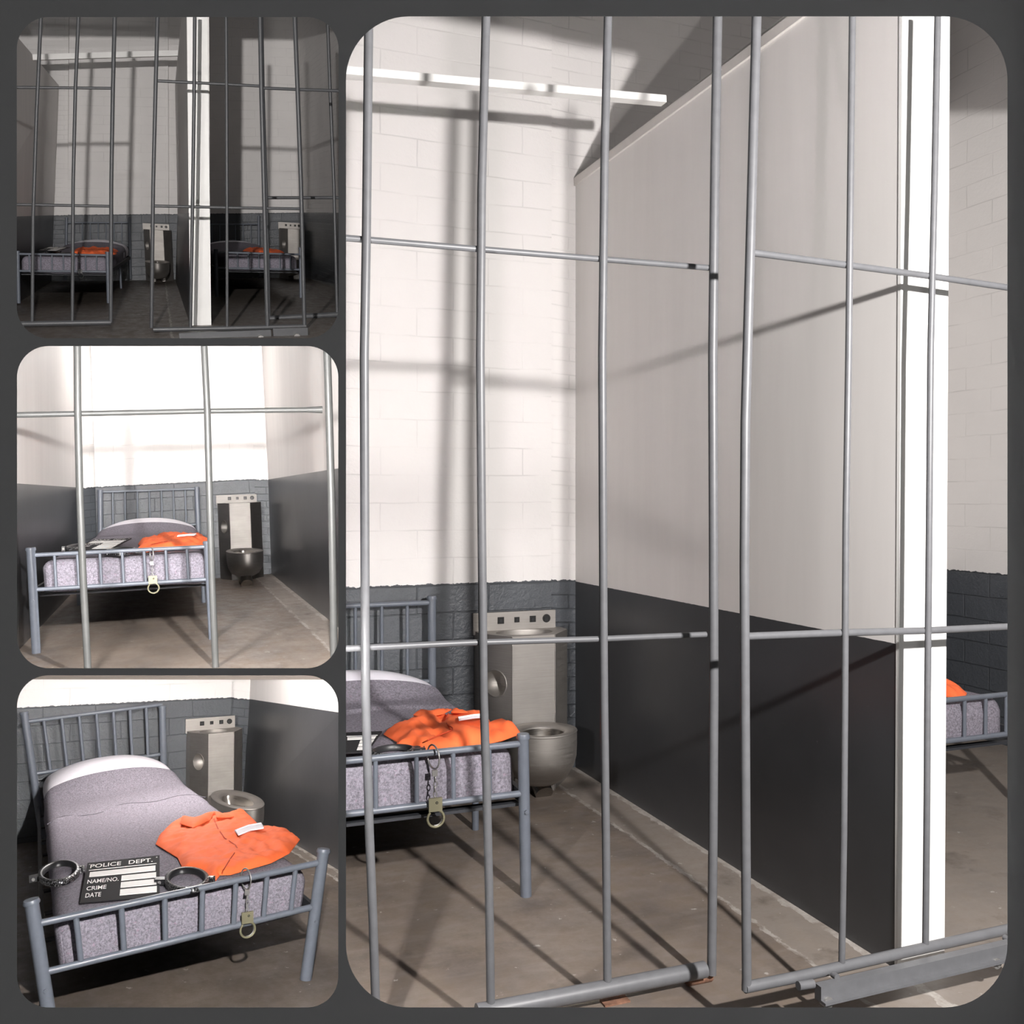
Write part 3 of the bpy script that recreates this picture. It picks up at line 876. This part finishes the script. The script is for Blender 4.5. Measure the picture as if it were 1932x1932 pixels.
mb = MB(); mb.box((-.012, -2.58, Hd - .045), (.21, .05, Hd)); mb.box((.0, -2.58, Hd), (.20, .05, Hd + .012))
struct('trim_5', R_, mb, 'cap', 'pale capping board along the top of the partition, large view', 'trim')
mb = MB(); mb.bar((-1.594,-1.05,3.44), (-0.034,-1.05,3.548), .055, .034)
struct('trim_6', R_, mb, 'white', 'white timber beam crossing above the bed to the partition, large view', 'beam')
mb = MB(); mb.box((-1.62, -2.60, 3.385), (3.4, -2.50, 3.75))
struct('trim_7', R_, mb, 'bar', 'header above the gates, large view', 'beam')

def left_gate_extra(g):
    m_ = MB(); a = Vector((-0.996,-2.43,-0.01)); m_.box(a - Vector((.045, .02, .02)), a + Vector((.045, .02, .016))); part('wheel_housing', m_, 'rust', g, 'rusty wheel housing')
    m_ = MB(); a = Vector((-0.696,-2.42,0.019)); m_.tube([a - Vector((.03, 0, 0)), a + Vector((.06, 0, 0))], .022, 12); part('wheel', m_, 'rust', g, 'rusty wheel')
gate(R_, 'grey barred sliding gate standing in front of the bed, left gate of the large view',
     [([(-1.791,-2.449,3.004), (-1.791,-2.449,2.938), (-1.799,-2.449,2.361), (-1.806,-2.449,2.024), (-1.806,-2.449,1.524), (-1.805,-2.449,1.052), (-1.795,-2.449,0.649), (-1.785,-2.449,0.389), (-1.778,-2.449,0.148)], .0132),
      ([(-1.436,-2.449,3.068), (-1.442,-2.449,2.855), (-1.451,-2.449,2.538), (-1.456,-2.449,2.042), (-1.452,-2.449,1.526), (-1.447,-2.449,1.026), (-1.438,-2.449,0.766), (-1.43,-2.449,0.44), (-1.425,-2.449,0.078)], .0132),
      ([(-1.032,-2.449,3.14), (-1.044,-2.449,2.695), (-1.052,-2.449,2.064), (-1.048,-2.449,1.353), (-1.045,-2.449,0.996), (-1.038,-2.449,0.553), (-1.032,-2.449,0.054)], .0132),
      ([(-0.633,-2.449,3.211), (-0.642,-2.449,2.746), (-0.649,-2.449,2.085), (-0.645,-2.449,1.517), (-0.642,-2.449,1.002), (-0.644,-2.449,0.504), (-0.648,-2.449,0.036)], .0155)],
     [([(-1.864,-2.449,2.356), (-1.464,-2.449,2.361), (-1.065,-2.449,2.367), (-0.657,-2.449,2.373)], .0095), ([(-1.868,-2.449,1.185), (-1.474,-2.449,1.181), (-1.067,-2.449,1.17), (-0.664,-2.449,1.164)], .0095)],
     [(-1.469,-2.449,0.066), (-1.047,-2.449,0.06), (-0.674,-2.449,0.057)], .0265, (-1.2, -2.449, 0), 'barred gates', 'bar', left_gate_extra)
def right_gate_extra(g):
    a, b = Vector((-0.515,-2.82,0.13)), Vector((0.299,-2.82,0.136))
    m_ = MB(); m_.bar(a, b, .03, .047); m_.bar(a + Vector((0, -.02, -.02)), b + Vector((0, -.02, -.02)), .03, .008)
    ch = part('roller_channel', m_, 'bar', g)
    for q in ((-0.492,-2.83,0.105), (0.177,-2.83,0.106)):
        q = Vector(q); m_ = MB(); m_.tube([q - Vector((0, .012, 0)), q + Vector((0, .012, 0))], .017, 16); m_.tube([q - Vector((0, .016, 0)), q + Vector((0, .016, 0))], .007, 10)
        part('roller', m_, 'chrome', ch)
    for q in ((-0.436,-2.79,0.158), (0.262,-2.79,0.157)):
        q = Vector(q); m_ = MB(); m_.tube([q - Vector((0, .02, 0)), q], .01, 10); part('bolt', m_, 'bar', ch)
    m_ = MB(); m_.tube([(-0.579,-2.81,0.158), (-0.525,-2.81,0.155)], .0135, 12); part('stub_pipe', m_, 'bar', g)
gate(R_, 'grey barred sliding gate across the white partition end, right gate of the large view',
     [([(-0.693,-2.75,3.058), (-0.701,-2.75,2.795), (-0.714,-2.75,2.338), (-0.723,-2.75,2.039), (-0.729,-2.75,1.842), (-0.731,-2.75,1.419), (-0.728,-2.75,1.031), (-0.724,-2.75,0.613), (-0.719,-2.75,0.184), (-0.72,-2.75,0.142)], .0145),
      ([(-0.343,-2.75,3.121), (-0.347,-2.75,2.682), (-0.352,-2.75,2.058), (-0.36,-2.75,1.522), (-0.361,-2.75,1.004), (-0.363,-2.75,0.568), (-0.369,-2.75,0.147)], .0105),
      ([(-0.004,-2.75,3.181), (-0.014,-2.75,2.61), (-0.026,-2.75,2.092), (-0.028,-2.75,1.518), (-0.031,-2.75,0.979), (-0.031,-2.75,0.643), (-0.034,-2.75,0.151)], .0105)],
     [([(-0.705,-2.75,2.347), (-0.356,-2.75,2.34), (-0.032,-2.75,2.333), (0.371,-2.75,2.32)], .0105), ([(-0.72,-2.75,1.201), (-0.37,-2.75,1.194), (-0.03,-2.75,1.184), (0.382,-2.75,1.179)], .0115)],
     [(-0.726,-2.75,0.151), (-0.535,-2.75,0.149), (-0.359,-2.75,0.151), (-0.045,-2.75,0.154), (0.391,-2.75,0.157)], .017, (-.4, -2.75, 0), 'barred gates', 'bar', right_gate_extra)

bed = Bed(((-1.705, -1.569, 0), (-1.705, -1.569, .662), (-.962, -1.569, 0), (-.974, -1.569, .662)), ((-1.415, -.10, 0), (-1.415, -.10, 1.08), (-.936, -.10, 0), (-.936, -.10, 1.08)))
wL = lambda v: .74 * (1 - v) + .48 * v
topL = Top(.595, .14, um=lambda u, v: 1 - (1 - u) * wL(v) / 1.06)
bed_frame(R_, bed, 'slate grey metal bed beside the steel toilet, foot rail with hanging handcuffs, large view', 'cell beds', (.622, .42, .40, 1.043, .61), left=False,
          footbars=(.17, .39, .594, .80), headbars=(.115, .415, .71), mids=[(-.906, -.758, 0)])
bedding(R_, bed, topL, 'with the toilet beside it, large view', 0.0, .975, .40, .80, v0=.026, ol=True)
uniform(R_, bed, topL, 'orange uniform folded on the grey blanket near the toilet, large view', um=lambda u: 1 - (1 - u) * 1.06 / .70, scale=1.1)
um = lambda u: 1 - (1 - u) * 1.06 / .70
placard(R_, [bed(.012, .06, topL(.1, .06) + .03), bed(.13, .05, topL(.1, .06) + .03), bed(.235, .20, topL(.2, .2) + .05), bed(.012, .22, topL(.1, .2) + .05)], 'black booking placard on the blanket, cut off by the large view left edge', text=False)
iron(R_, bed, topL, (um(IRON_RIGHT[0][0]), .05), .125, .05, 'black shackle lying on the blanket behind the foot rail, large view', 'shackles', lug=0, h=.035)
cuffs(R_, (-1.352,-1.569,0.636), .185, .033, 'brassy handcuffs hanging from the foot rail of the bed in the large view')
toilet(R_, 'stainless toilet with basin cabinet between bed and partition, large view', -.672, -.166, .963, .86, .30, (-.432, -.475, .385), (.185, .165), (-.40, -.42, .05))

bedR = Bed(((.70, -1.54, 0), (.70, -1.54, .662), (1.80, -1.54, 0), (1.80, -1.54, .662)), ((.70, -.10, 0), (.70, -.10, 1.08), (1.80, -.10, 0), (1.80, -.10, 1.08)))
topR = Top(.60, .14)
bed_frame(R_, bedR, 'slate grey bed in the next cell, right of the white partition end, large view', 'cell beds', (.622, .42, .40, 1.043, .61))
bedding(R_, bedR, topR, 'at the right edge of the large view', .03, .885, .40, .80, seed=7)
uniform(R_, bedR, topR, 'orange uniform on the bed right of the white partition end, large view', um=lambda u: (u - .47) * .42 + .55, detail=False, scale=1.2)

# ================================================================== top left view: two dim cells behind gates
R_ = 'A'
gA = -9.22
wall('wall_back', R_, [((-3.675,0.25,-0.294), (-3.567,0.25,0.845), (-3.206,0.25,4.671)), ((-1.955,0.25,-0.214), (-1.864,0.25,0.97), (-1.583,0.25,4.798))], (0, .1, 0), 'smallbrick', 'brick strip of back wall at the left end, top left view')
wall('wall_back', R_, [((-1.934,0,-0.197), (-1.844,0,0.977), (-1.558,0,4.753)), ((-0.17,0,-0.104), (-0.127,0,1.094), (0.032,0,4.955))], (0, .35, 0), 'brick', 'painted block back wall of the left cell, white over charcoal, top left view')
wall('wall_back', R_, [((-0.178,0.25,-0.13), (-0.125,0.25,1.089), (0.036,0.25,5.003)), ((2.391,0.25,0.015), (2.368,0.25,1.263), (2.249,0.25,5.283))], (0, .1, 0), 'brick', 'painted block back wall of the right cell, top left view')
wall('wall_right', R_, [((2.391,0.25,0.015), (2.368,0.25,1.263), (2.249,0.25,5.283)), ((2.36,-4.141,0.18), (2.36,-4.111,1.269), (2.36,-4.021,4.482))], (.05, .1, 0), 'smallbrick', 'painted brick side wall of the right cell, top left view')
wall('wall_left', R_, [((-1.98,-9.25,-0.087), (-1.98,-8.604,0.98), (-1.98,-7.231,3.248)), ((-2.2,0,-0.206), (-2.075,0,0.959), (-1.838,0,3.135))], (-.12, 0, 0), 'smooth', 'smooth grey partition at the left side of the left cell, top left view')
dB = ((-0.056,0,-0.11), (0.031,0,1.094), (0.078,0,3.322))
dF = ((-0.056,-9.5,0.034), (-0.029,-9.5,1.141), (0.031,-9.5,3.278))
wall('wall_partition', R_, [dB, dF], Vector((0.139,-9.5,0.038)) - Vector(dF[0]), 'smooth', 'narrow smooth partition between the two cells, top left view')
mb = MB(); yF = -9.52
fr = [(-0.057,-9.52,0.036), (0.143,-9.52,0.04), (0.207,-9.52,3.202), (0.029,-9.52,3.179)]
mb.hexa(fr, [Vector(q) + Vector((0, -.012, 0)) for q in fr])
struct('trim_8', R_, mb, 'white', 'white end face of the partition, top left view', 'wall')
mb = MB(); mb.bar((-1.987,-3.2,3.139), (0.094,-3.2,3.42), .09, .075)
struct('trim_9', R_, mb, 'white', 'white timber beam across the left cell, top left view', 'beam')
mb = MB(); q = [Vector((-2.281,-8.365,2.938)), Vector((1.394,-9.667,3.155)), Vector((1.422,-9.485,3.768)), Vector((-2.253,-8.183,3.55))]
mb.hexa(q, [v + Vector((0, .03, 0)) for v in q])
struct('trim_10', R_, mb, 'liner', 'dark header board high in front of the gates, top left view', 'beam')
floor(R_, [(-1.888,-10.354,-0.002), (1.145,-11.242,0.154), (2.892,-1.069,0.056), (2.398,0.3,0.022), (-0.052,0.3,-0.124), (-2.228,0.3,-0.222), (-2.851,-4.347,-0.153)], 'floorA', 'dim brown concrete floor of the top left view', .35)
def rail_feet(g): pass
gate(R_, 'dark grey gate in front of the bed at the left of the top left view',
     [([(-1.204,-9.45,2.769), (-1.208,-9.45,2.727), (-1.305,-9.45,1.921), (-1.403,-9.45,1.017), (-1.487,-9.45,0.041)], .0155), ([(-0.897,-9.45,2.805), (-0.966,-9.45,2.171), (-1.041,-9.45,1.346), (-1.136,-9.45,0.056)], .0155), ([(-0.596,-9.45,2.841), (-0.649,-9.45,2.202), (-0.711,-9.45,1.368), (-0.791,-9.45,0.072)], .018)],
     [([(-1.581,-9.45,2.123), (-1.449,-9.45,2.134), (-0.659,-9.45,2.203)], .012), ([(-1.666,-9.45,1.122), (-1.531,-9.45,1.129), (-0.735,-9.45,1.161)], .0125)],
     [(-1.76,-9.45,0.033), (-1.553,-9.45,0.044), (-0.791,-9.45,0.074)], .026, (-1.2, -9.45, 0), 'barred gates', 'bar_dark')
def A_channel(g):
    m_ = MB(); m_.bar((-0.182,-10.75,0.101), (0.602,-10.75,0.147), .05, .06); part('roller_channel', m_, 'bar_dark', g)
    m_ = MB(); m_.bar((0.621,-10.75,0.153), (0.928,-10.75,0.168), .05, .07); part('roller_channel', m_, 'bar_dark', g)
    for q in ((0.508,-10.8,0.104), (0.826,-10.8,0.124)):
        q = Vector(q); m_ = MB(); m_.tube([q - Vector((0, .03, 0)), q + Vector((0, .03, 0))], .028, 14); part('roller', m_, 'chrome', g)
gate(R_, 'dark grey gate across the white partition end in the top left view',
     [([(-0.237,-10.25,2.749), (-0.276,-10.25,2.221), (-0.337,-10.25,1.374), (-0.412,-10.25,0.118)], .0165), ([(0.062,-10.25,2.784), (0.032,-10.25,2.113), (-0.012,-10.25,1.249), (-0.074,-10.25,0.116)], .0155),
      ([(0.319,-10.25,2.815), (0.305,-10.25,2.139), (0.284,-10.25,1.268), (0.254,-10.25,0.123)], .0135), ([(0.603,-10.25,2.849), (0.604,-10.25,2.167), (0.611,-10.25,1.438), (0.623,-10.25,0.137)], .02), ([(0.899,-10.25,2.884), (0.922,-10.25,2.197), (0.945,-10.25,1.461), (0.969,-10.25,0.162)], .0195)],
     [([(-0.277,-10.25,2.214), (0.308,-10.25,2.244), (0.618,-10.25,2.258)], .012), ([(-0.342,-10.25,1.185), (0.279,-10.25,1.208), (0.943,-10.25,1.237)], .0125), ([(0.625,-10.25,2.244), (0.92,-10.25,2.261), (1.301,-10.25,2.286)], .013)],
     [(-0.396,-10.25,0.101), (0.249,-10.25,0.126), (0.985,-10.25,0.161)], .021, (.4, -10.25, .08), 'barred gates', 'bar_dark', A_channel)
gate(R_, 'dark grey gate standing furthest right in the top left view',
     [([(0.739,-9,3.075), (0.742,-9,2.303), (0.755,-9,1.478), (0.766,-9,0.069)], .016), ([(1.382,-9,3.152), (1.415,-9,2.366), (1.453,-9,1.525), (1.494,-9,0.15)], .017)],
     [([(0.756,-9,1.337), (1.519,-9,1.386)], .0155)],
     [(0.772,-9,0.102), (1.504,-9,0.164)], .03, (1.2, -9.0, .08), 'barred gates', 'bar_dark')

def A_bed(fx, hx, bases, heads, label, where, um_u, u1, mids, low):
    pass
yA = -6.1
bedA = Bed(((-2.007,-6.1,-0.065), (-1.967,-6.1,0.573), (-0.961,-6.1,-0.035), (-0.939,-6.1,0.608)), ((-1.942,-0.2,-0.156), (-1.853,-0.2,0.936), (-0.847,-0.2,-0.097), (-0.807,-0.2,0.987)))
topA = Top(.57, .15)
bed_frame(R_, bedA, 'slate grey metal bed behind the leftmost gate, top left view', 'cell beds', (.60, .395, .38, 1.0, .58), mids=[(-0.925,-2.686,-0.093)])
bedding(R_, bedA, topA, 'behind the leftmost gate, top left view', .03, .985, .37, .80, seed=11)
uniform(R_, bedA, topA, 'orange uniform on the bed at the left of the top left view', um=lambda u: (u - .47) * 1.05 + .42, detail=False, scale=1.2, voff=.02)
placard(R_, [bedA(.17, .07, .63), bedA(.40, .03, .63), bedA(.47, .2, .66), bedA(.22, .23, .66)], 'black booking placard on the left bed of the top left view', text=True)
iron(R_, bedA, topA, (.27, .22), .07, .05, 'black shackle beside the placard on the left bed, top left view', 'shackles', h=.04)
iron(R_, bedA, topA, (.50, .06), .08, .05, 'black shackle between placard and uniform on the left bed, top left view', 'shackles', lug=0, h=.04)
cuffs(R_, (-1.274,-6.1,0.57), .19, .035, 'small dark handcuffs hanging from the left bed foot rail, top left view', ('black', 'black'))
bedB_ = Bed(((0.379,-6.1,0.087), (0.384,-6.1,0.702), (1.487,-6.1,0.107), (1.484,-6.1,0.774)), ((0.31,0.02,-0.058), (0.351,0.02,1.079), (1.493,0.02,0.016), (1.504,0.02,1.16)))
topB_ = Top(.55, .15)
bed_frame(R_, bedB_, 'slate grey metal bed right of the white partition end, top left view', 'cell beds', (.575, .375, .36, .985, .57))
bedding(R_, bedB_, topB_, 'right of the white partition end, top left view', .10, .96, .35, .81, seed=21)
uniform(R_, bedB_, topB_, 'orange uniform on the bed right of the partition end, top left view', um=lambda u: (u - .47) * .86 + .40, detail=False, scale=1.0, voff=.02)
iron(R_, bedB_, topB_, (.20, .10), .08, .05, 'black shackle at the dark side of the right bed, top left view', 'shackles', h=.035)
iron(R_, bedB_, topB_, (.34, .06), .07, .05, 'black shackle beside the uniform on the right bed, top left view', 'shackles', lug=0, h=.035)
toilet(R_, 'stainless toilet between the bed and the partition, top left view', -.588, -.128, .905, .80, .45, (-.36, -.95, .27), (.205, .60), (-.35, -.8, .05), z0=-.12)
toilet(R_, 'stainless toilet beside the right bed, half hidden behind a gate post, top left view', (1.866,0.2,1.046)[0], (2.309,0.2,1.07)[0], 1.06, .95, .55, (1.98, -.9, .43), (.2, .6), (2.0, -.8, .05), z0=.02)

# ================================================================== middle left view: bed and toilet seen through three bars
R_ = 'B'
gB = -5.99
wall('wall_back', R_, [((-2.101,0,-0.029), (-2.05,0,1.097), (-1.99,0,2.709)), ((-1.913,0.12,-0.035), (-1.889,0.12,1.108), (-1.878,0.12,2.729))], (0, .1, 0), 'smallbrick', 'recessed strip of small painted bricks left of the bed head, middle left view')
wall('wall_back', R_, [((-1.904,0,-0.024), (-1.886,0,1.107), (-1.87,0,2.711)), ((-0.153,0,0.005), (-0.153,0,1.148), (-0.141,0,2.746))], (0, .2, 0), 'brick', 'painted block wall behind the bed head, white over charcoal, middle left view')
wall('wall_back', R_, [((-0.15,0.12,-0.011), (-0.15,0.12,1.144), (-0.137,0.12,2.764)), ((0.011,0.12,-0.001), (0.017,0.12,1.136), (-0.002,0.12,2.766))], (0, .1, 0), 'smallbrick', 'recessed strip of small painted bricks right of the toilet, middle left view')
wall('wall_right', R_, [((0.012,0.12,0.005), (0.017,0.12,1.139), (-0.002,0.12,2.766)), ((0,-4.927,0.005), (0,-5.174,1.138), (0,-5.351,1.954))], (.05, .08, 0), 'smooth', 'smooth right wall beside the toilet, middle left view')
wall('wall_left', R_, [((-2.07,-5.589,0.004), (-2.07,-5.289,1.101), (-2.07,-5.048,1.984)), ((-2.107,0.1,-0.038), (-2.058,0.1,1.104), (-2.008,0.1,2.723))], (-.1, 0, 0), 'smooth', 'smooth left wall beside the bed, middle left view')
floor(R_, [(-2.129,-5.424,0), (-0.255,-6.449,0), (0.037,-4.705,0), (.06, .12, 0), (-2.2, .12, 0)], 'floorB', 'brown concrete floor under the bed, middle left view', .5)
gate(R_, 'pale grey bars with one high crossbar in the foreground of the middle left view',
     [([(-1.538,-5.99,1.833), (-1.55,-5.99,1.477), (-1.559,-5.99,1.008), (-1.561,-5.99,0.536), (-1.557,-5.99,0.047)], .0188), ([(-0.882,-5.99,1.846), (-0.879,-5.99,1.456), (-0.886,-5.99,0.986), (-0.891,-5.99,0.494), (-0.89,-5.99,-0.016)], .0188), ([(-0.191,-5.99,1.86), (-0.193,-5.99,1.474), (-0.197,-5.99,0.963), (-0.209,-5.99,0.347), (-0.219,-5.99,-0.08)], .0225)],
     [([(-1.927,-5.99,1.442), (-1.847,-5.99,1.444), (-1.571,-5.99,1.449), (-0.905,-5.99,1.461), (-0.336,-5.99,1.466)] + [(-0.23,-5.99,1.467)], [.015, .015, .015, .015, .015, .021])],
     None, 0, (-1.0, gB, 0), 'barred gates', 'bar_light')
bedM = Bed(((-1.947,-4.875,0), (-1.952,-4.875,0.682), (-.862, -4.875, 0), (-0.87,-4.875,0.67)), ((-1.866,-0.15,0.011), (-1.828,-0.15,1.071), (-0.81,-0.15,0.015), (-0.81,-0.15,1.076)))
topM = Top(.585, .16)
bed_frame(R_, bedM, 'slate grey metal bed seen through the pale bars, middle left view', 'cell beds', (.632, .41, .39, 1.035, .628), rp=.027, mids=[(-1.924,-2.065,0), (-0.848,-2.554,0)])
bedding(R_, bedM, topM, 'in the middle left view', .045, .985, .385, .80, seed=31)
uniform(R_, bedM, topM, 'bright orange uniform folded on the bed in the middle left view', um=lambda u: (u - .47) * .95 + .49, scale=1.15, voff=.03)
placard(R_, [bedM(.165, .085, .625), bedM(.415, .06, .625), bedM(.485, .30, .645), bedM(.225, .33, .645)], 'black POLICE DEPT. booking placard partly behind a pale bar, middle left view')
iron(R_, bedM, topM, (.155, .20), .065, .065, 'black hammered shackle left of the placard, middle left view', 'shackles', h=.05)
iron(R_, bedM, topM, (.49, .045), .075, .045, 'black hammered shackle right of the placard, middle left view', 'shackles', lug=0, h=.05)
cuffs(R_, (-1.228,-4.875,0.629), .172, .034, 'brassy handcuffs hanging from the foot rail in the middle left view')
toilet(R_, 'stainless toilet with basin cabinet right of the bed, middle left view', -.596, -.138, .968, .874, .42, (-.365, -1.0, .365), (.19, .50), (-.37, -1.25, .062), mat='steel_glare_cut')

# ================================================================== bottom left view: bed close up
R_ = 'C'
wall('wall_back', R_, [((-2.139,0,-0.016), (-2.172,0,1.142), (-2.181,0,1.462)), ((-0.191,0,0.031), (-0.137,0,1.107), (-0.128,0,1.339))], (0, .1, 0), 'brick', 'painted block wall behind the bed head, white over charcoal, bottom left view')
wall('wall_back', R_, [((-0.171,0.1,0.008), (-0.116,0.1,1.097), (-0.107,0.1,1.334)), ((-0.005,0.1,0.012), (0.063,0.1,1.067), (0.073,0.1,1.325))], (0, .1, 0), 'smallbrick', 'recessed brick strip between toilet and corner, bottom left view')
wall('wall_right', R_, [((-0.005,0.1,0.012), (0.063,0.1,1.07), (0.073,0.1,1.325)), ((0,-2.517,-0.012), (0,-2.541,1.135), (0,-2.547,1.427))], (.06, .1, 0), 'smooth', 'smooth charcoal right wall, bottom left view')
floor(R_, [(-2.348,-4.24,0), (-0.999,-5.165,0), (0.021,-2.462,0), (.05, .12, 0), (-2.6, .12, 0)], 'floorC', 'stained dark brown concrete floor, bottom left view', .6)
bedC = Bed(((-2.056,-4.412,-0.066), (-2.167,-4.412,0.609), (-0.901,-4.412,0.002), (-0.801,-4.412,0.633)), ((-1.737,-0.157,-0.032), (-1.921,-0.157,1.112), (-0.766,-0.157,0.036), (-0.801,-0.157,1.086)))
topC = Top(.535, .20, crease=.56)
bed_frame(R_, bedC, 'slate grey metal bed close up with spindled foot rail, bottom left view', 'cell beds', (.565, .35, .33, 1.06, .62), rp=.03, rr=.0165, rb=.0135,
          footbars=(.125, .27, .415, .547, .668, .785, .895))
bedding(R_, bedC, topC, 'in the bottom left view', .055, .965, .315, .80, r=.08, seed=41)
m_ = MB(); m_.tube([bedC(.062 + .9 * i / 30, .592 + .012 * math.sin(i * .55) - .02 * abs(i / 15 - 1) ** 2, topC(.062 + .9 * i / 30, .585) + .004 - .03 * max(0, abs(i / 15 - 1) - .85) * 4) for i in range(31)], .0045, 6)
part('fold_crease_shade', m_, 'felt_shade', bpy.data.objects['blanket.005'])  # dark tube stands in for the shade along the blanket's fold crease
uniform(R_, bedC, topC, 'orange uniform with collar and white name tape on the near bed, bottom left view', scale=.9)
q = [Vector(bedC(u, v, topC(u, v))) for u, v in PLACARD]
placard(R_, [q[0] + Vector((0, 0, .012)), q[1] + Vector((0, 0, .012)), q[2] + Vector((0, 0, .035)), q[3] + Vector((0, 0, .035))], 'black booking placard reading POLICE DEPT. between two shackles, bottom left view')
iron(R_, bedC, topC, *IRON_LEFT, 'black hammered shackle left of the placard, bottom left view', 'shackles', h=.042)
iron(R_, bedC, topC, *IRON_RIGHT, 'black hammered shackle right of the placard near the foot rail, bottom left view', 'shackles', lug=160, h=.042)
cuffs(R_, (-1.207,-4.412,0.579), .185, .036, 'handcuffs hanging open from the foot rail of the near bed, bottom left view', s=1.05)
toilet(R_, 'stainless toilet with basin cabinet against the charcoal corner, bottom left view', -.566, -.112, .935, .825, .40, (-.39, -1.16, .36), (.17, .52), (-.3, -.9, .05))
